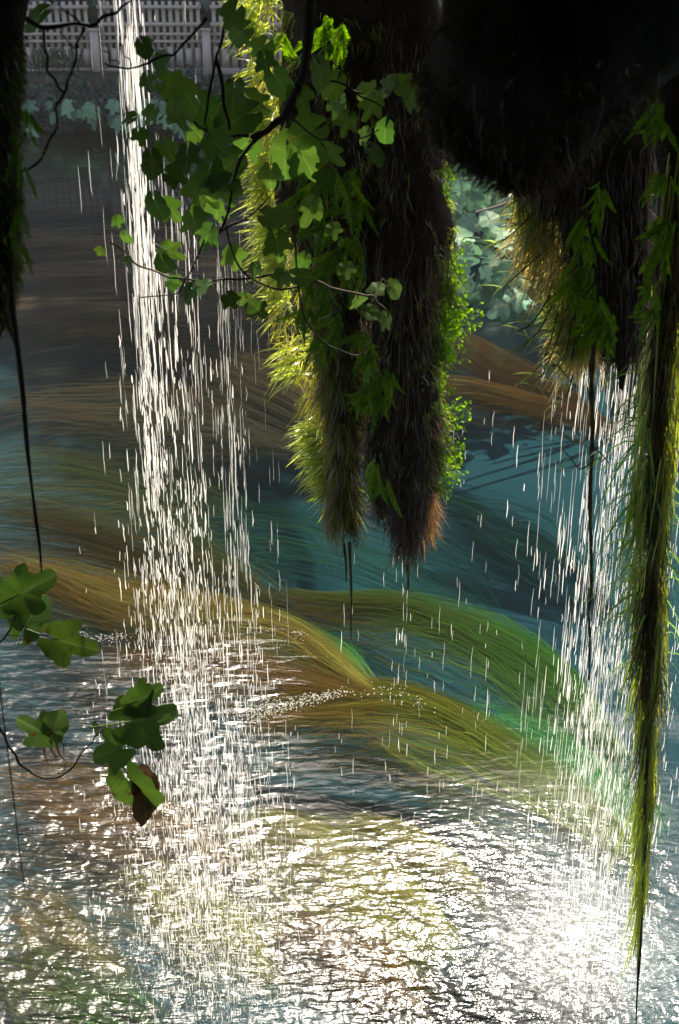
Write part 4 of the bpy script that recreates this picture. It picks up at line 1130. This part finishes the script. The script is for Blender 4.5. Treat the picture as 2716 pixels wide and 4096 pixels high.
# --- nearest rock bulge, black and out of focus
f4 = empty('rock_bulge', at_y(2000, 300, 3.1)); tag(f4, 'black rounded rock bulge hanging close at the top right', 'rock')
b_rows = [(1700, 2900, -420), (1735, 2820, -150), (1748, 2700, 120), (1738, 2560, 300), (1752, 2440, 430), (1785, 2330, 540), (1830, 2250, 620), (1880, 2200, 675), (1960, 2130, 715), (2030, 2090, 735)]
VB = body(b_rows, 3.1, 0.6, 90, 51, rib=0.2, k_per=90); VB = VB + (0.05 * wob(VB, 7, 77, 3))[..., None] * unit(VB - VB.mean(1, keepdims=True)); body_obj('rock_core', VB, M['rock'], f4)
blades('moss_cover', f4, VB, 3000, 52, (0.2, 0.99), (3.2, 6.2), (0.008, 0.03), 0.004, ((0.03, 0.028, 0.01), (0.09, 0.085, 0.02)), -0.2, 0.5, cluster=22)
roots('root_fringe', f4, VB, 300, 53, (0.3, 0.98), (3.2, 6.2), (0.03, 0.12), 0.004, BR, 0.02)

# --- dark rock column at the left edge with vine
f5 = empty('rock_column', at_y(20, 300, 3.4)); tag(f5, 'black mossy rock column at the left edge ending in a thin vine', 'rock')
l_rows = [(-260, 130, -200), (-260, 120, 150), (-260, 118, 350), (-240, 90, 520), (-220, 84, 750), (-190, 72, 950), (-140, 62, 1100), (-60, 40, 1230), (-20, 10, 1330)]
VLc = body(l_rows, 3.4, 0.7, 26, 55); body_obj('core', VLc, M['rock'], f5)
blades('moss_cover', f5, VLc, 2600, 56, (0.1, 0.95), (-1.2, 0.8), (0.01, 0.035), 0.004, ((0.08, 0.11, 0.015), (0.16, 0.18, 0.03)), -0.3, 0.7)
for i, (x, y) in enumerate([(120, 440), (90, 520), (70, 640), (60, 820), (55, 960)]):
    fern('green fern on the left rock column flank, %s' % ['topmost', 'second from top', 'middle one', 'second lowest', 'lowest'][i], 'narrow', x, y, 3.3, 0.075, 4, 770 + i, 180, 30, 'ferns on the left rock column')
vine('dark knotted vine hanging from the left rock column', [(40, 900), (45, 1200), (62, 1330), (90, 1560), (110, 1800), (140, 2050), (158, 2180), (166, 2290)], 3.35, 0.010, 0.003, 3, 'bark')
vine('thin side vine joining the dark knotted vine', [(-20, 1180), (20, 1270), (50, 1350), (72, 1420)], 3.37, 0.005, 0.003, 4, 'bark')
vine('thread thin vine at the lower left edge', [(-15, 2640), (0, 2760), (30, 3000), (60, 3240), (80, 3420), (100, 3560)], 3.2, 0.0022, 0.0016, 5, 'bark', 0.1)

# ------------------------------------------------------------------ fig branches
fig = empty('fig_branch', at_y(1180, -60, 4.7)); tag(fig, 'leafy fig branch hanging across the upper left in shade', 'branch')
BY = 4.7


def twig(parent, pts, Y, r0, r1, mat='bark', name='twig'):
    P = [at_y(p[0], p[1], (p[2] if len(p) > 2 else Y)) for p in pts]
    P = [q + np.array([random.uniform(-1, 1), 0, random.uniform(-1, 1)]) * 0.006 for q in smooth_line(P, len(P) * 2)]
    r0, r1 = r0 * 0.72, r1 * 0.72
    return one_tube(name, P, r0, r1, M[mat], parent, 6, knots=0.15)


twig(fig, [(1250, -80), (1225, 150), (1205, 330), (1140, 450), (1070, 520), (1000, 545)], BY, 0.030, 0.012, name='limb')
twig(fig, [(1070, 520), (960, 640), (930, 760), (900, 880), (870, 930)], BY, 0.010, 0.006)
twig(fig, [(1000, 545), (880, 540), (760, 470), (660, 400)], BY, 0.009, 0.004)
twig(fig, [(870, 240), (890, 400), (920, 520)], BY, 0.010, 0.007)
twig(fig, [(960, -40), (900, 120), (860, 260), (820, 430), (830, 520)], BY, 0.010, 0.005)
twig(fig, [(440, 965), (560, 1060), (700, 1110), (860, 1120), (1010, 1105), (1150, 1090)], BY, 0.004, 0.006)
twig(fig, [(870, 930), (1000, 860), (1090, 780)], BY, 0.006, 0.003)
twig(fig, [(820, 960), (760, 1100), (690, 1180), (560, 1190)], BY, 0.005, 0.003)
twig(fig, [(900, 900), (960, 1080), (1100, 1150), (1250, 1130)], BY, 0.005, 0.005)
twig(fig, [(1230, 1120), (1330, 1150), (1450, 1175), (1500, 1200), (1560, 1260)], BY, 0.007, 0.004, 'bark_pale')
twig(fig, [(1455, 960), (1462, 1080), (1440, 1160)], BY, 0.007, 0.005, 'bark_pale')
twig(fig, [(1180, 900), (1190, 1150), (1230, 1290), (1330, 1390), (1420, 1420), (1480, 1370), (1500, 1300)], BY, 0.005, 0.003)
twig(fig, [(1360, 1170), (1330, 1250), (1260, 1290)], BY, 0.003, 0.002)
twig(fig, [(1205, 330), (1350, 330), (1480, 400), (1600, 470)], BY, 0.007, 0.003)
twig(fig, [(1140, 450), (1250, 540), (1400, 560), (1520, 520)], BY, 0.006, 0.003)
fl = [(590, 165, 75, 'd'), (640, 250, 130, 'd'), (590, 320, 120, 'd'), (675, 340, 190, 'd'), (745, 370, 200, 'd'), (520, 470, 110, 'y'), (606, 450, 130, 'd'), (710, 450, 190, 'd'), (815, 433, 200, 'd'), (935, 364, 200, 'd'), (970, 468, 220, 'd'),
      (866, 570, 200, 'd'), (660, 590, 150, 'd'), (606, 640, 140, 's'), (745, 623, 190, 's'), (830, 690, 200, 'd'), (970, 570, 230, 'd'), (1140, 606, 230, 'd'), (1212, 624, 250, 'd'), (1108, 312, 170, 'd'), (1195, 381, 180, 'd'), (1280, 277, 160, 'd'),
      (1340, 330, 140, 'd'), (1350, 416, 150, 'd'), (1472, 380, 160, 'p'), (1490, 416, 160, 'd'), (1559, 329, 150, 'p'), (1610, 346, 150, 'd'), (1645, 400, 130, 'd'), (1540, 520, 130, 'y'), (1455, 537, 120, 'd'), (1490, 606, 130, 's'), (1247, 520, 190, 'd'),
      (1316, 606, 170, 'd'), (1074, 866, 150, 'p'), (1247, 831, 170, 'd'), (1143, 866, 130, 'p'), (1334, 918, 110, 'y'), (1108, 970, 180, 'd'), (935, 1022, 160, 'd'), (1022, 1074, 110, 'd'), (1126, 1108, 130, 'y'), (468, 883, 85, 'y'), (502, 944, 75, 'd'),
      (398, 1005, 75, 's'), (511, 1039, 65, 'd'), (624, 814, 150, 'd'), (675, 831, 160, 'd'), (779, 883, 190, 'd'), (831, 935, 160, 'd'), (675, 1005, 150, 'd'), (658, 1057, 130, 'y'), (762, 1160, 120, 'd'), (814, 1143, 130, 'd'), (693, 1126, 110, 'd'),
      (918, 1195, 120, 's'), (970, 1195, 110, 's'), (1022, 1230, 130, 's'), (814, 762, 240, 'd'), (883, 745, 250, 'd'), (1386, 1074, 110, 'p'), (1212, 1040, 100, 'd'), (1195, 1108, 120, 'y'), (1507, 1160, 120, 'p'), (1576, 1152, 110, 'p'), (1438, 1212, 120, 'p'),
      (1472, 1247, 100, 'p'), (1541, 1282, 125, 'p'), (930, 50, 180, 'd'), (960, 120, 150, 'd'), (1040, 180, 170, 'd'), (155, 60, 160, 'd'), (1060, 240, 150, 'd'), (780, 520, 180, 'd'), (690, 700, 150, 's'), (1010, 400, 190, 'd'), (1300, 720, 150, 'd'), (1390, 480, 150, 'd'), (560, 540, 120, 'd'), (860, 830, 180, 'd'), (930, 640, 200, 'd'), (1080, 700, 160, 'd')]
keys = {'d': 'fig', 'y': 'fig', 's': 'fig_spotted', 'p': 'fig_pale'}
r = np.random.default_rng(810)
for i, (x, y, s, c) in enumerate(fl):
    p = at_y(x, y, BY + r.uniform(-0.25, 0.25) + (0.25 if x > 1300 else 0))
    size = s * depth(p) / F * 0.80
    roll = 180 + r.uniform(-75, 75)
    back = -np.array(orient(roll, 0, 0).col[1]) * size * 0.4
    put_leaf(fig, LEAF[keys[c]][r.choice([0, 1, 3, 4, 0, 2])], p + back, size, roll, r.uniform(-45, 20), r.uniform(-40, 40))
# dark twigs in front of the far bank
tw = empty('bare_twig', at_y(60, 60, 3.5)); tag(tw, 'bare dark twig forking in front of the lattice fence', 'twig')
twig(tw, [(60, 40), (180, 112), (330, 100), (440, 60), (510, 0), (540, -60)], 3.5, 0.008, 0.004)
twig(tw, [(180, 112), (175, 200), (210, 300), (258, 370)], 3.5, 0.005, 0.004)
twig(tw, [(330, 100), (312, 195), (285, 300), (255, 370), (225, 440), (210, 540), (160, 640), (85, 690), (40, 700)], 3.5, 0.005, 0.005)
twig(tw, [(240, 130), (290, 180), (312, 195)], 3.5, 0.003, 0.002)
twig(tw, [(330, 100), (270, 40), (190, 5)], 3.5, 0.004, 0.002)
tw2 = empty('bare_twig', at_y(650, 260, 3.9)); tag(tw2, 'dark twig crossing the left fall near the top', 'twig')
twig(tw2, [(410, 250), (480, 265), (560, 268), (640, 225), (720, 200), (790, 120), (830, 70)], 3.9, 0.003, 0.007)
twig(tw2, [(480, 265), (440, 225), (420, 200)], 3.9, 0.003, 0.002)
twig(tw2, [(520, 270), (500, 210), (480, 180)], 3.9, 0.003, 0.002)
put_leaf(tw2, LEAF['fig'][2], at_y(560, 150, 3.9), 0.055, 160, -20, 10)

# lower left sprays of leaves, near and sharp
NYL = 4.3
s1 = empty('fig_spray', at_y(-20, 2560, NYL)); tag(s1, 'fig spray with three broad leaves at the left edge, upper of two', 'branch')
twig(s1, [(-40, 2590), (20, 2540), (70, 2450), (90, 2420)], NYL, 0.006, 0.004)
twig(s1, [(20, 2535), (90, 2545), (170, 2562)], NYL, 0.003, 0.002)


def near_leaf(parent, key, kind, x, y, s, roll, tx, ty, Y=NYL):
    p = at_y(x, y, Y); size = s * depth(p) / F * 0.76
    back = -np.array(orient(roll, tx, ty).col[1]) * size * 0.42
    return put_leaf(parent, LEAF[key][kind], p + back, size, roll, tx, ty)


near_leaf(s1, 'fig_near', 1, 95, 2370, 330, 62, -20, 15)
near_leaf(s1, 'fig_near', 2, 110, 2490, 250, 25, 5, -10, NYL + 0.03)
near_leaf(s1, 'fig_spotted', 1, 250, 2565, 310, 108, -5, 5, NYL - 0.03)
near_leaf(s1, 'fig_near', 1, -10, 2400, 280, 70, -10, 20)
s2 = empty('fig_spray', at_y(-20, 2860, NYL)); tag(s2, 'fig spray on an upturned dark twig at the left edge, lower of two', 'branch')
twig(s2, [(-40, 2820), (0, 2905), (40, 2990), (90, 3060), (150, 3105), (215, 3116), (260, 3090), (310, 3040), (360, 2970), (400, 2920)], NYL, 0.0085, 0.004)
twig(s2, [(300, 3050), (400, 3062), (520, 3092)], NYL, 0.002, 0.0018)
twig(s2, [(262, 3080), (262, 3020), (250, 2960)], NYL, 0.002, 0.0018)
near_leaf(s2, 'fig_near', 1, 165, 2925, 240, -60, 5, 20)
near_leaf(s2, 'fig_near', 2, 215, 2920, 170, 15, 5, -10, NYL - 0.02)
near_leaf(s2, 'fig_spotted', 2, 385, 2915, 95, 190, -30, 50)
near_leaf(s2, 'fig_near', 0, 555, 2880, 400, 82, -15, 0)
near_leaf(s2, 'fig_near', 1, 560, 2800, 260, 68, -30, 20, NYL + 0.03)
near_leaf(s2, 'fig_near', 1, 460, 3000, 300, 250, -25, 15, NYL + 0.02)
near_leaf(s2, 'fig_spotted', 2, 530, 3140, 330, 158, -20, 25)
near_leaf(s2, 'fig_dry', 2, 575, 3165, 290, 162, -10, -58, NYL + 0.02)['label'] = 'curled brown half of the drooping leaf'
for q, (x, y, s, ro) in enumerate([(205, 2985, 130, 178), (180, 3010, 110, 184), (235, 3000, 110, 172)]):
    o = near_leaf(s2, 'fig_dry', 2, x, y, s, ro, -10, 60)
    o['label'] = 'withered brown hanging leaf'
    o.scale = (o.scale[0] * 0.6, o.scale[1], o.scale[2])

# ------------------------------------------------------------------ falling water
def drops(name, label, X, Y, Z, ln, rad, mat, cat='waterfall', lean=None):
    n = len(X); K = 5
    s = np.array([0.0, 0.12, 0.45, 0.85, 1.0])
    prof = np.array([0.15, 0.65, 1.0, 0.8, 0.1])
    P = np.repeat(np.stack([X, Y, Z], 1)[:, None, :], K, 1)
    P[..., 2] -= ln[:, None] * (1 - s)[None, :] * -1
    P[..., 0] += rng.normal(0, 0.0015, (n, K))
    keep = P[..., 2].min(1) > 0.0
    P = P[keep]; rr = rad[keep]; n = len(P)
    ang = rng.uniform(0, np.pi, n)
    VV, QQ = [], []
    for turn in (0, np.pi / 2):              # two crossed blades of water per drop: lit through from any side
        S = np.stack([np.cos(ang + turn), np.sin(ang + turn), 0 * ang], 1)
        v, q, _ = ribbons(P, 2 * rr[:, None] * prof[None, :], S, np.ones((n, 3)))
        QQ.append(q + len(v) * len(VV)); VV.append(v)
    V = np.vstack(VV); Q = np.vstack(QQ)
    return tag(obj(name, V.reshape(-1, 3), [Q.reshape(-1, 4)], M[mat]), label, cat, kind='stuff')


FALLY = 5.65


def px_to_X(px, py=300, Y=FALLY): return float(at_y(px, py, Y)[0])


def fall(name, label, streams, mat, seed, Y0=FALLY, ztop=6.3):
    """streams: (px at py, py, sigma px, n, len range m, radius range, spread per metre fallen, clump)"""
    r = np.random.default_rng(seed)
    XX, YY, ZZ, LL, RR = [], [], [], [], []
    for px, py, sg, n, ln, rd, spr, zr in streams:
        x0 = px_to_X(px, py, Y0); sgm = sg / F * 7.0
        z = ztop - (zr[0] + (zr[1] - zr[0]) * r.uniform(0, 1, n)) * ztop
        kc = r.normal(0, 1, max(3, n // 14)); k = kc[r.integers(0, len(kc), n)] + r.normal(0, 0.10, n)
        fallen = ztop - z
        XX.append(x0 + k * (sgm + spr * fallen)); YY.append(Y0 + r.normal(0, 0.10 + 0.03 * fallen, n)); ZZ.append(z)
        f = r.uniform(0, 1, n) ** 2
        LL.append((ln[0] + (ln[1] - ln[0]) * f) * np.exp(r.normal(0, 0.25, n))); RR.append(rd[0] + (rd[1] - rd[0]) * r.uniform(0, 1, n) ** 2)
    return drops(name, label, np.concatenate(XX), np.concatenate(YY), np.concatenate(ZZ), np.concatenate(LL), np.concatenate(RR), mat)


fall('waterfall', 'bright fall of streaking water drops on the left', [
    (512, 100, 7, 260, (0.10, 0.4), (0.0012, 0.0048), 0.002, (0.0, 0.40)),
    (552, 800, 14, 230, (0.05, 0.17), (0.0012, 0.0042), 0.005, (0.28, 0.52)),
    (595, 1300, 28, 200, (0.03, 0.13), (0.0012, 0.0036), 0.006, (0.42, 0.72)),
    (680, 1900, 36, 360, (0.03, 0.11), (0.001, 0.003), 0.008, (0.52, 0.99)),
    (690, 700, 40, 90, (0.04, 0.16), (0.0012, 0.0034), 0.010, (0.33, 0.6)),
    (850, 1500, 70, 170, (0.03, 0.11), (0.001, 0.003), 0.014, (0.40, 0.99)),
    (640, 1400, 120, 110, (0.04, 0.16), (0.001, 0.0028), 0.016, (0.10, 0.9)),
    (860, 2900, 60, 900, (0.03, 0.10), (0.0008, 0.002), 0.012, (0.60, 1.0)),
    (700, 2700, 60, 900, (0.03, 0.10), (0.0008, 0.002), 0.012, (0.55, 1.0)),
    (960, 3500, 80, 900, (0.03, 0.09), (0.0007, 0.0017), 0.012, (0.74, 1.0)),
    (700, 3500, 80, 650, (0.03, 0.09), (0.0007, 0.0017), 0.012, (0.74, 1.0)),
], 'drop', 900)
fall('thin_waterfall', 'thin veil of pale water threads on the right side of the left fall', [
    (890, 1400, 16, 60, (0.12, 0.3), (0.0012, 0.003), 0.004, (0.36, 0.66)),
    (960, 1700, 50, 130, (0.06, 0.2), (0.001, 0.002), 0.014, (0.36, 0.8)),
    (470, 1400, 110, 60, (0.08, 0.25), (0.0006, 0.0012), 0.01, (0.05, 0.8)),
    (720, 2200, 100, 450, (0.1, 0.3), (0.0008, 0.0016), 0.014, (0.3, 1.0)),
], 'mist', 901)
fall('waterfall', 'dense white fall of water beside the right root column', [
    (2500, 1500, 14, 150, (0.05, 0.2), (0.001, 0.0026), 0.006, (0.35, 0.8)),
    (2450, 2400, 30, 360, (0.05, 0.2), (0.0008, 0.0024), 0.010, (0.38, 1.0)),
    (2420, 3200, 34, 750, (0.04, 0.14), (0.0008, 0.0018), 0.010, (0.6, 1.0)),
    (2370, 2200, 50, 140, (0.05, 0.16), (0.001, 0.0035), 0.014, (0.35, 0.98)),
    (2670, 2600, 40, 330, (0.05, 0.16), (0.001, 0.0028), 0.010, (0.4, 0.98)),
    (2260, 1450, 60, 50, (0.06, 0.18), (0.0015, 0.0045), 0.006, (0.3, 0.7)),
], 'drop', 902, 5.75, 5.6)
fall('thin_waterfall', 'misty veil of fine water behind the ochre vine', [
    (2465, 1900, 45, 300, (0.15, 0.4), (0.0008, 0.0016), 0.010, (0.33, 1.0)),
    (2300, 2000, 100, 250, (0.10, 0.3), (0.0006, 0.0012), 0.012, (0.3, 1.0)),
], 'mist', 903, 5.9, 5.6)
fall('dripping_water', 'sparse dripping drops across the middle of the picture', [
    (1400, 2200, 300, 80, (0.04, 0.14), (0.0006, 0.0012), 0.01, (0.42, 0.95)),
    (2000, 2200, 260, 70, (0.04, 0.14), (0.0006, 0.0012), 0.01, (0.42, 0.95)),
    (1610, 2400, 20, 20, (0.05, 0.14), (0.001, 0.0022), 0.002, (0.58, 0.8)),
    (2080, 1980, 40, 14, (0.06, 0.16), (0.0012, 0.0026), 0.002, (0.45, 0.62)),
    (1650, 3000, 320, 60, (0.05, 0.16), (0.0007, 0.0015), 0.005, (0.65, 0.97)),
], 'drop', 904, 6.2, 6.0)


# spray thrown up where the falls land, and foam flecks on the crests of the weed
def specks(name, label, P, rad, mat, cat):
    n = len(P)
    o8 = np.array([[1, 0, 0], [-1, 0, 0], [0, 1, 0], [0, -1, 0], [0, 0, 1], [0, 0, -1]], dtype=float)
    T = np.array([[0, 2, 4], [2, 1, 4], [1, 3, 4], [3, 0, 4], [2, 0, 5], [1, 2, 5], [3, 1, 5], [0, 3, 5]])
    V = P[:, None, :] + o8[None] * rad[:, None, None] * (np.array([1.2, 1.2, 0.7]) if cat == 'foam' else 1)
    F_ = (np.arange(n)[:, None, None] * 6 + T[None]).reshape(-1, 3)
    return tag(obj(name, V.reshape(-1, 3), [F_], M[mat]), label, cat, kind='stuff')


r = np.random.default_rng(950)


def splash(px, py, n, rad, hmax):
    c = at_z(px, py, 0)
    d = np.abs(r.normal(0, rad, n)); a = r.uniform(0, 6.28, n)
    h = hmax * r.uniform(0, 1, n) ** 2.5 * np.exp(-d / rad)
    return np.stack([c[0] + d * np.cos(a), c[1] + d * np.sin(a) * 1.2, 0.012 + h], 1)


specks('spray', 'white spray thrown up at the foot of the right fall', np.vstack([splash(2340, 3820, 1200, 0.45, 0.35), splash(2400, 3700, 500, 0.35, 0.3)]), r.uniform(0.0012, 0.004, 1700), 'foam', 'spray')
specks('spray', 'white spray thrown up at the foot of the left fall', np.vstack([splash(800, 3850, 1000, 0.5, 0.25), splash(1000, 4000, 1000, 0.5, 0.25)]), r.uniform(0.0015, 0.005, 2000), 'foam', 'spray')


def foam_line(pts, n, w):
    P = smooth_line([at_z(x, y, 0.0) for x, y in pts], 60)
    i = r.integers(0, 60, n)
    q = P[i] + r.normal(0, 1, (n, 3)) * [w, w, 0.006]
    q[:, 2] = 0.012 + np.abs(q[:, 2]) * 0.8
    return q


fo = np.vstack([foam_line([(1010, 2885), (1150, 2830), (1260, 2800), (1380, 2770)], 420, 0.035), foam_line([(900, 2850), (1010, 2850), (1100, 2810)], 200, 0.05), foam_line([(1460, 2780), (1600, 2770), (1700, 2840)], 70, 0.04),
                foam_line([(300, 2540), (420, 2560), (520, 2550)], 120, 0.03), foam_line([(500, 2640), (750, 2630), (900, 2640)], 110, 0.04), foam_line([(1180, 2540), (1230, 2560)], 14, 0.03), foam_line([(430, 3320), (620, 3370)], 70, 0.03)])
specks('foam', 'white foam flecks along the crests of the weed', fo, r.uniform(0.0015, 0.0055, len(fo)) , 'foam', 'foam')


# ------------------------------------------------------------------ spray hanging in the air at the feet of the falls
def mist(label, c, rad, density):
    m, nt, out = new_mat('fine_spray')
    vs = N(nt, 'ShaderNodeVolumeScatter'); vs.inputs['Color'].default_value = (0.97, 0.98, 0.97, 1)
    vs.inputs['Density'].default_value = density; vs.inputs['Anisotropy'].default_value = 0.25
    geo = N(nt, 'ShaderNodeNewGeometry')          # spray thins out away from where the water lands
    a_ = N(nt, 'ShaderNodeVectorMath', operation='SUBTRACT'); nt.links.new(geo.outputs['Position'], a_.inputs[0]); a_.inputs[1].default_value = (c[0], c[1], 0.0)
    b_ = N(nt, 'ShaderNodeVectorMath', operation='DIVIDE'); nt.links.new(a_.outputs[0], b_.inputs[0]); b_.inputs[1].default_value = tuple(rad)
    l_ = N(nt, 'ShaderNodeVectorMath', operation='LENGTH'); nt.links.new(b_.outputs[0], l_.inputs[0])
    r_ = N(nt, 'ShaderNodeMapRange', interpolation_type='SMOOTHSTEP'); r_.inputs['From Min'].default_value = 0.0; r_.inputs['From Max'].default_value = 1.0
    r_.inputs['To Min'].default_value = density; r_.inputs['To Max'].default_value = 0.0
    nt.links.new(l_.outputs['Value'], r_.inputs[0]); nt.links.new(r_.outputs[0], vs.inputs['Density'])
    nt.links.new(vs.outputs[0], out.inputs['Volume'])
    nu, nv = 28, 15
    th = np.arange(nu) / nu * 2 * np.pi; ph = np.linspace(0, np.pi / 2 * 0.98, nv)
    V = np.array([[c[0] + rad[0] * math.cos(p) * math.cos(t), c[1] + rad[1] * math.cos(p) * math.sin(t), 0.03 + rad[2] * math.sin(p)] for p in ph for t in th])
    k = np.arange(nv - 1)[:, None] * nu; a = np.arange(nu)[None, :]; a2 = (a + 1) % nu
    Q = np.stack([k + a, k + a2, k + nu + a2, k + nu + a], -1).reshape(-1, 4)
    n0 = len(V); V = np.vstack([V, [[c[0], c[1], 0.03]], [[c[0], c[1], 0.03 + rad[2]]]])
    u = np.arange(nu)
    T0 = np.stack([np.full(nu, n0), (u + 1) % nu, u], 1); T1 = np.stack([np.full(nu, n0 + 1), (nv - 1) * nu + u, (nv - 1) * nu + (u + 1) % nu], 1)
    o = obj('mist', V, [Q, T0, T1], m)
    return tag(o, label, 'mist', kind='stuff')


mist('thin white spray drifting round the foot of the right fall', IMPACT_R + np.array([-0.15, 0.1, 0]), (1.1, 1.0, 1.7), 0.15)
mist('thin white spray drifting round the foot of the left fall', IMPACT_L + np.array([-0.1, 0.2, 0]), (1.2, 1.0, 1.6), 0.08)


# ------------------------------------------------------------------ damp air over the whole river
hm, hnt, hout = new_mat('damp_air')
pv = N(hnt, 'ShaderNodeVolumePrincipled')
pv.inputs['Color'].default_value = (0.93, 0.95, 0.94, 1)
pv.inputs['Density'].default_value = 0.0011
pv.inputs['Anisotropy'].default_value = 0.2
hnt.links.new(pv.outputs[0], hout.inputs['Volume'])
V, Q = box(-62, 62, -6, 92, -4.5, 40)
hz = place('haze', raw_mesh('haze', V, [Q], None, hm, False))
tag(hz, 'damp sunlit air hanging over the river', 'haze', kind='stuff')
